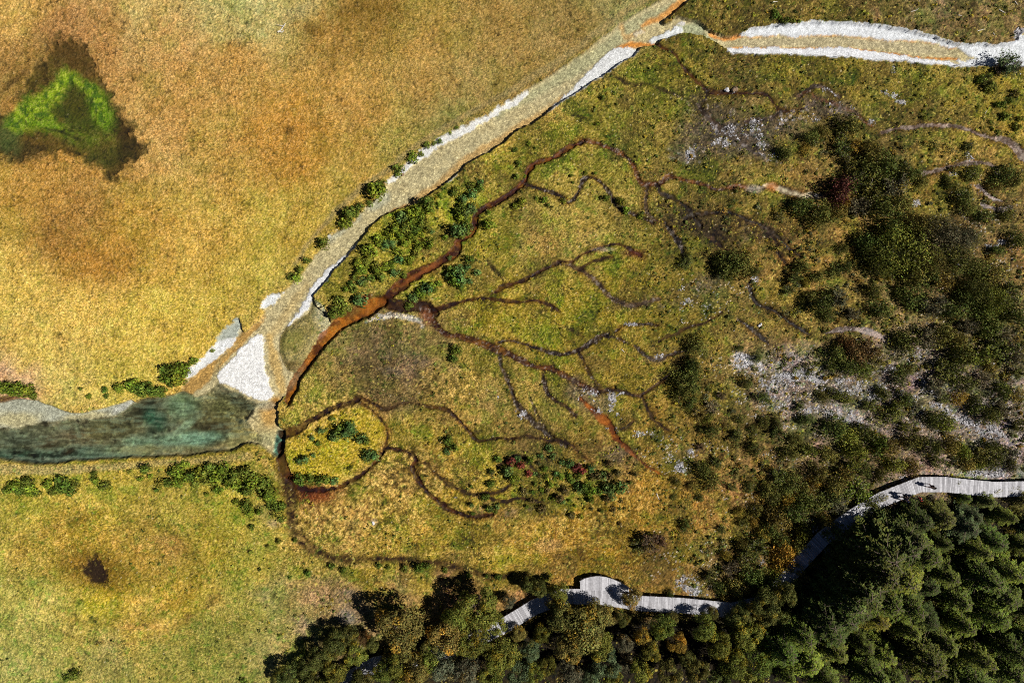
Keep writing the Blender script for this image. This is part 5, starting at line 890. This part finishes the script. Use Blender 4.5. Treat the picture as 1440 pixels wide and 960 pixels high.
spur, _ = boardwalk('boardwalk', 'narrow plank footway branching down into the shaded forest', [(1163, 770), (1166, 790), (1173, 812), (1176, 832), (1170, 858), (1160, 885)], .7, .62)

# ------------------------------------------------------------------ four walkers on the boardwalk
M_skin = plain('skin', (.45, .28, .20), .6, .08); M_hair = plain('hair', (.02, .016, .014), .5, .2)
def skin_mesh(name, verts, edges, radii, root_i=0):
    me = bpy.data.meshes.new(name); me.from_pydata(verts, edges, []); o = bpy.data.objects.new(name, me); COL.objects.link(o)
    sm = o.modifiers.new('skin', 'SKIN'); me.skin_vertices.new() if not me.skin_vertices else None
    for i, r_ in enumerate(radii):
        me.skin_vertices[0].data[i].radius = (r_, r_) if not isinstance(r_, tuple) else r_; me.skin_vertices[0].data[i].use_root = i == root_i
    o.modifiers.new('sub', 'SUBSURF').levels = 2; o.modifiers['sub'].render_levels = 2
    dg = bpy.context.evaluated_depsgraph_get(); dg.update(); me2 = bpy.data.meshes.new_from_object(o.evaluated_get(dg))
    bpy.data.objects.remove(o); bpy.data.meshes.remove(me); me2.name = name
    for p in me2.polygons: p.use_smooth = True
    return me2
def person(px, py, facing, h, coat, legs, label, stride=.22, hair=M_hair):
    s = h / 1.72
    J = dict(pel=(0, 0, .93), chest=(.02, 0, 1.25), neck=(.03, 0, 1.45), head0=(.045, 0, 1.54), head1=(.05, 0, 1.66),
             hl=(0, .10, .90), kl=(stride * .6, .11, .50), al=(stride * .55, .11, .09), tl=(stride * .55 + .17, .12, .04),
             hr=(0, -.10, .90), kr=(-stride * .1, -.11, .49), ar=(-stride, -.11, .13), tr=(-stride + .14, -.12, .045),
             sl=(.02, .19, 1.40), el=(-.08, .25, 1.13), wl=(.05, .24, .90), fl=(.08, .235, .81),
             sr=(.02, -.19, 1.40), er=(.06, -.25, 1.13), wr=(.22, -.23, .95), fr=(.27, -.22, .88))
    RD = dict(pel=.15, chest=(.13, .17), neck=.058, head0=.088, head1=.098, hl=.098, kl=.062, al=.042, tl=.035, hr=.098, kr=.062, ar=.042, tr=.035, sl=.068, el=.046, wl=.032, fl=.034, sr=.068, er=.046, wr=.032, fr=.034)
    E = [('pel', 'chest'), ('chest', 'neck'), ('neck', 'head0'), ('head0', 'head1'), ('pel', 'hl'), ('hl', 'kl'), ('kl', 'al'), ('al', 'tl'), ('pel', 'hr'), ('hr', 'kr'), ('kr', 'ar'), ('ar', 'tr'), ('chest', 'sl'), ('sl', 'el'), ('el', 'wl'), ('wl', 'fl'), ('chest', 'sr'), ('sr', 'er'), ('er', 'wr'), ('wr', 'fr')]
    def grow(name, keys, edges, extra):
        ks = list(keys); return skin_mesh(name, [tuple(v * s for v in J[k]) for k in ks], [(ks.index(a), ks.index(b)) for a, b in edges], [tuple((q + extra) * s for q in RD[k]) if isinstance(RD[k], tuple) else (RD[k] + extra) * s for k in ks])
    body = grow('person', J, E, 0); body.materials.append(M_skin)
    x, y = W(px, py); o = bpy.data.objects.new('person', body); COL.objects.link(o); o.location = (x, y, ZD); o.rotation_euler = (0, 0, facing)
    tag(o, label, 'person', 'walkers on the boardwalk')
    def part(name, keys, extra, m):
        ed = [e for e in E if e[0] in keys and e[1] in keys]; me = grow(name, keys, ed, extra); me.materials.append(m); q = bpy.data.objects.new(name, me); COL.objects.link(q); q.parent = o
    part('jacket', ['pel', 'chest', 'neck', 'sl', 'el', 'wl', 'sr', 'er', 'wr'], .018, coat)
    part('trousers', ['pel', 'hl', 'kl', 'al', 'hr', 'kr', 'ar'], .012, legs)
    bm = bmesh.new(); bmesh.ops.create_uvsphere(bm, u_segments=14, v_segments=9, radius=.118 * s)
    for v in bm.verts: v.co = Vector((v.co.x * 1.08 + .035 * s, v.co.y * .95, v.co.z * 1.02 + 1.665 * s))
    bmesh.ops.delete(bm, geom=[f for f in bm.faces if f.calc_center_median().z < 1.60 * s or (f.calc_center_median().x > .10 * s and f.calc_center_median().z < 1.70 * s)], context='FACES')
    me = bpy.data.meshes.new('hair'); bm.to_mesh(me); bm.free(); me.materials.append(hair)
    for p in me.polygons: p.use_smooth = True
    q = bpy.data.objects.new('hair', me); COL.objects.link(q); q.parent = o
    bm = bmesh.new(); bmesh.ops.create_icosphere(bm, subdivisions=2, radius=.02 * s); 
    for v in bm.verts: v.co = Vector((v.co.x * 1.2 + .148 * s, v.co.y * .8, v.co.z * 1.3 + 1.62 * s))
    me = bpy.data.meshes.new('nose'); bm.to_mesh(me); bm.free(); me.materials.append(M_skin); q = bpy.data.objects.new('nose', me); COL.objects.link(q); q.parent = o
    return o
K_dark = plain('dark_cloth', (.02, .02, .025), .9, .2); K_navy = plain('navy_cloth', (.02, .03, .09), .9, .2); K_red = plain('red_cloth', (.55, .05, .04), .85, .15); K_brown = plain('maroon_cloth', (.13, .02, .03), .9, .2); K_white = plain('pale_cloth', (.55, .58, .7), .9, .1)
person(1299, 680, R(200), 1.74, K_dark, K_brown, 'person in dark jacket and maroon trousers walking in the middle of the bend')
person(1281.5, 696.5, R(200), 1.65, K_red, K_dark, 'person in red jacket walking along the lower edge of the boardwalk')
person(1262, 693.5, R(205), 1.75, K_dark, K_dark, 'person in black walking ahead, nearer the middle of the boardwalk')
person(1263.5, 698.5, R(205), 1.60, K_navy, K_dark, 'person in navy walking ahead, close to the lower edge of the boardwalk')

# ------------------------------------------------------------------ driftwood logs and stones
M_log = plain('bleached_wood', (.40, .37, .32), .85, .25, 6)
def log(pts, rad, label, group, twig=True):
    ps = [W(*p) for p in pts]; n = len(ps); z0 = zat(*pts[0])
    paths = [[(x, y, zat(*q) + rad * .8, rad * (1 - .55 * i / (n - 1))) for i, ((x, y), q) in enumerate(zip(ps, pts))]]
    if twig:
        x, y = ps[len(ps) // 2]; a = random.random() * 6.28; z = zat(*pts[len(ps) // 2])
        paths.append([(x, y, z + rad, rad * .5), (x + .5 * math.cos(a), y + .5 * math.sin(a), z + rad + .15, rad * .3), (x + .9 * math.cos(a), y + .8 * math.sin(a), z + rad + .1, rad * .12)])
    me = tubes('log', paths, M_log, 7); o = bpy.data.objects.new('log', me); COL.objects.link(o); return tag(o, label, 'log', group)
lg = 'bleached logs and sticks'
log(P("391,46 396,43 399,38 402,34"), .10, 'bleached forked driftwood log alone in the top left meadow', lg)
log(P("393,45 397,46 400,44"), .09, 'stubby bleached log lying against the forked driftwood in the meadow', lg, False)
for s, rad, lab in [("923,693 925,698 927,702", .07, 'pale stick lying in the grass right of the crimson-tinged thicket'), ("1374,44 1379,43 1385,41", .06, 'longest bleached stick in the grass above the white river arm'), ("1347,22 1352,23", .06, 'thin bleached stick topmost in the grass above the river arm'),
                    ("1405,14 1412,18 1414,19", .06, 'bleached stick near the top right corner pointing down to the right'), ("1427,2 1431,7", .07, 'short thick bleached stick at the very top right corner'), ("1281,17 1288,15 1291,13", .05, 'bleached stick at the left end of the littered grass above the river arm'),
                    ("1396,47 1399,50", .05, 'tiny bleached stick next to the longest stick above the river arm'), ("1086,4 1093,3", .07, 'pale stick above the start of the white river arm'), ("1385,160 1389,153 1390,150", .04, 'slender pale stick standing in the right edge shrubs'), ("874,491 878,495", .07, 'short pale stick in the meadow left of the black clump'), ("1118,582 1120,588", .07, 'pale stick at the left of the white scree'),
                    ("958,452 961,455", .07, 'pale stub in the meadow above the black clump'), ("1392,372 1396,369", .09, 'pale broken log between the bushes at the right edge')]:
    log(P(s), rad, lab, lg, False)
rs = random.Random(4); sp = sorted([(rs.uniform(1045, 1420), rs.uniform(500, 630)) for _ in range(26)])
for k, (x, y) in enumerate(sp):
    a = rs.uniform(0, 3.14); L_ = rs.uniform(4, 12); log([(x, y), (x + L_ * .5 * math.cos(a), y + L_ * .5 * math.sin(a)), (x + L_ * math.cos(a + .2), y + L_ * math.sin(a + .2))], rs.uniform(.035, .07), f'{ordinal(k)} bleached dead stick from the left amid the white scree', 'dead sticks amid the scree')
M_rock = plain('brown_rock', (.16, .11, .07), .9, .35, 5); M_pale = plain('pale_rock', (.42, .41, .42), .9, .25, 5)
def rock_mesh(seed, m):
    r = np.random.default_rng(seed); bm = bmesh.new(); bmesh.ops.create_icosphere(bm, subdivisions=2, radius=1)
    for v in bm.verts: d = 1 + .22 * math.sin(3 * v.co.x + seed) + .18 * math.sin(4 * v.co.y + 2 * seed) + .06 * r.standard_normal(); v.co = Vector((v.co.x * d, v.co.y * d * .8, v.co.z * d * .6))
    me = bpy.data.meshes.new('rock'); bm.to_mesh(me); bm.free(); me.materials.append(m); return me
def rock(x, y, s, seed, m, label):
    o = bpy.data.objects.new('rock', rock_mesh(seed, m)); COL.objects.link(o); wx, wy = W(x, y); o.location = (wx, wy, zat(x, y) + s * .25); o.scale = (s, s, s); o.rotation_euler = (0, 0, seed); tag(o, label, 'rock')
rock(565, 244, .28, 1, M_rock, 'brown rock alone on the pale river bed'); rock(1033, 126, .42, 2, M_rock, 'rounded brown boulder beside the narrow brown brook'); rock(1022, 126, .34, 3, M_pale, 'grey boulder left of the rounded brown boulder'); rock(1069, 457, .26, 4, M_pale, 'white rock above the white scree patch')
rock(525, 735, .22, 5, M_pale, 'pale rock in the golden grass below the islet'); rock(1395, 511, .3, 6, M_pale, 'pale rock between bushes near the right edge'); rock(1067, 458, .2, 7, M_pale, 'small pale rock touching the white rock above the scree')
# loose scree: countless stones, one object
M_stone, t_, b_ = mat('loose_stone'); g_ = t_.nodes.new('ShaderNodeNewGeometry'); r_ = t_.nodes.new('ShaderNodeValToRGB'); e_ = r_.color_ramp.elements
e_[0].color = (.09, .085, .09, 1); e_[1].color = (.46, .45, .47, 1); t_.links.new(g_.outputs['Random Per Island'], r_.inputs[0]); t_.links.new(r_.outputs[0], b_.inputs['Base Color']); b_.inputs['Roughness'].default_value = .9
def scatter_stones():
    r = np.random.default_rng(77); wgt = (stone * (stone > .25) * (1 - rm)).ravel(); area = (np.gradient(XS)[None, :] * np.gradient(YS)[:, None]).ravel(); p = wgt ** 1.5 * np.clip(n_patch.ravel() - .25, 0, 1) ** 1.3 * area; p /= p.sum()
    n = 5200; k = r.choice(len(p), n, p=p); b = bmesh.new(); bmesh.ops.create_icosphere(b, subdivisions=1, radius=1); bv = np.array([v.co for v in b.verts]); bf = np.array([[v.index for v in f.verts] for f in b.faces]); b.free()
    pos = VALL[k] + np.concatenate([r.uniform(-.06, .06, (n, 2)), np.zeros((n, 1))], 1); sz = .04 + .09 * r.random(n) ** 2.2
    sc3 = sz[:, None] * np.stack([.8 + .5 * r.random(n), .7 + .4 * r.random(n), .5 + .3 * r.random(n)], 1); a = r.random(n) * 6.283; ca, sa = np.cos(a), np.sin(a)
    V = bv[None] * sc3[:, None, :] * (1 + .18 * r.standard_normal((n, len(bv), 1))); V = np.stack([V[..., 0] * ca[:, None] - V[..., 1] * sa[:, None], V[..., 0] * sa[:, None] + V[..., 1] * ca[:, None], V[..., 2]], -1) + pos[:, None, :]
    F = bf[None] + (np.arange(n) * len(bv))[:, None, None]
    me = mesh_np('scree', V.reshape(-1, 3), F.reshape(-1, 3), M_stone, False); o = bpy.data.objects.new('scree', me); COL.objects.link(o); tag(o, 'loose white and grey stones strewn over the marsh and slope', 'stones', kind='stuff')
scatter_stones()
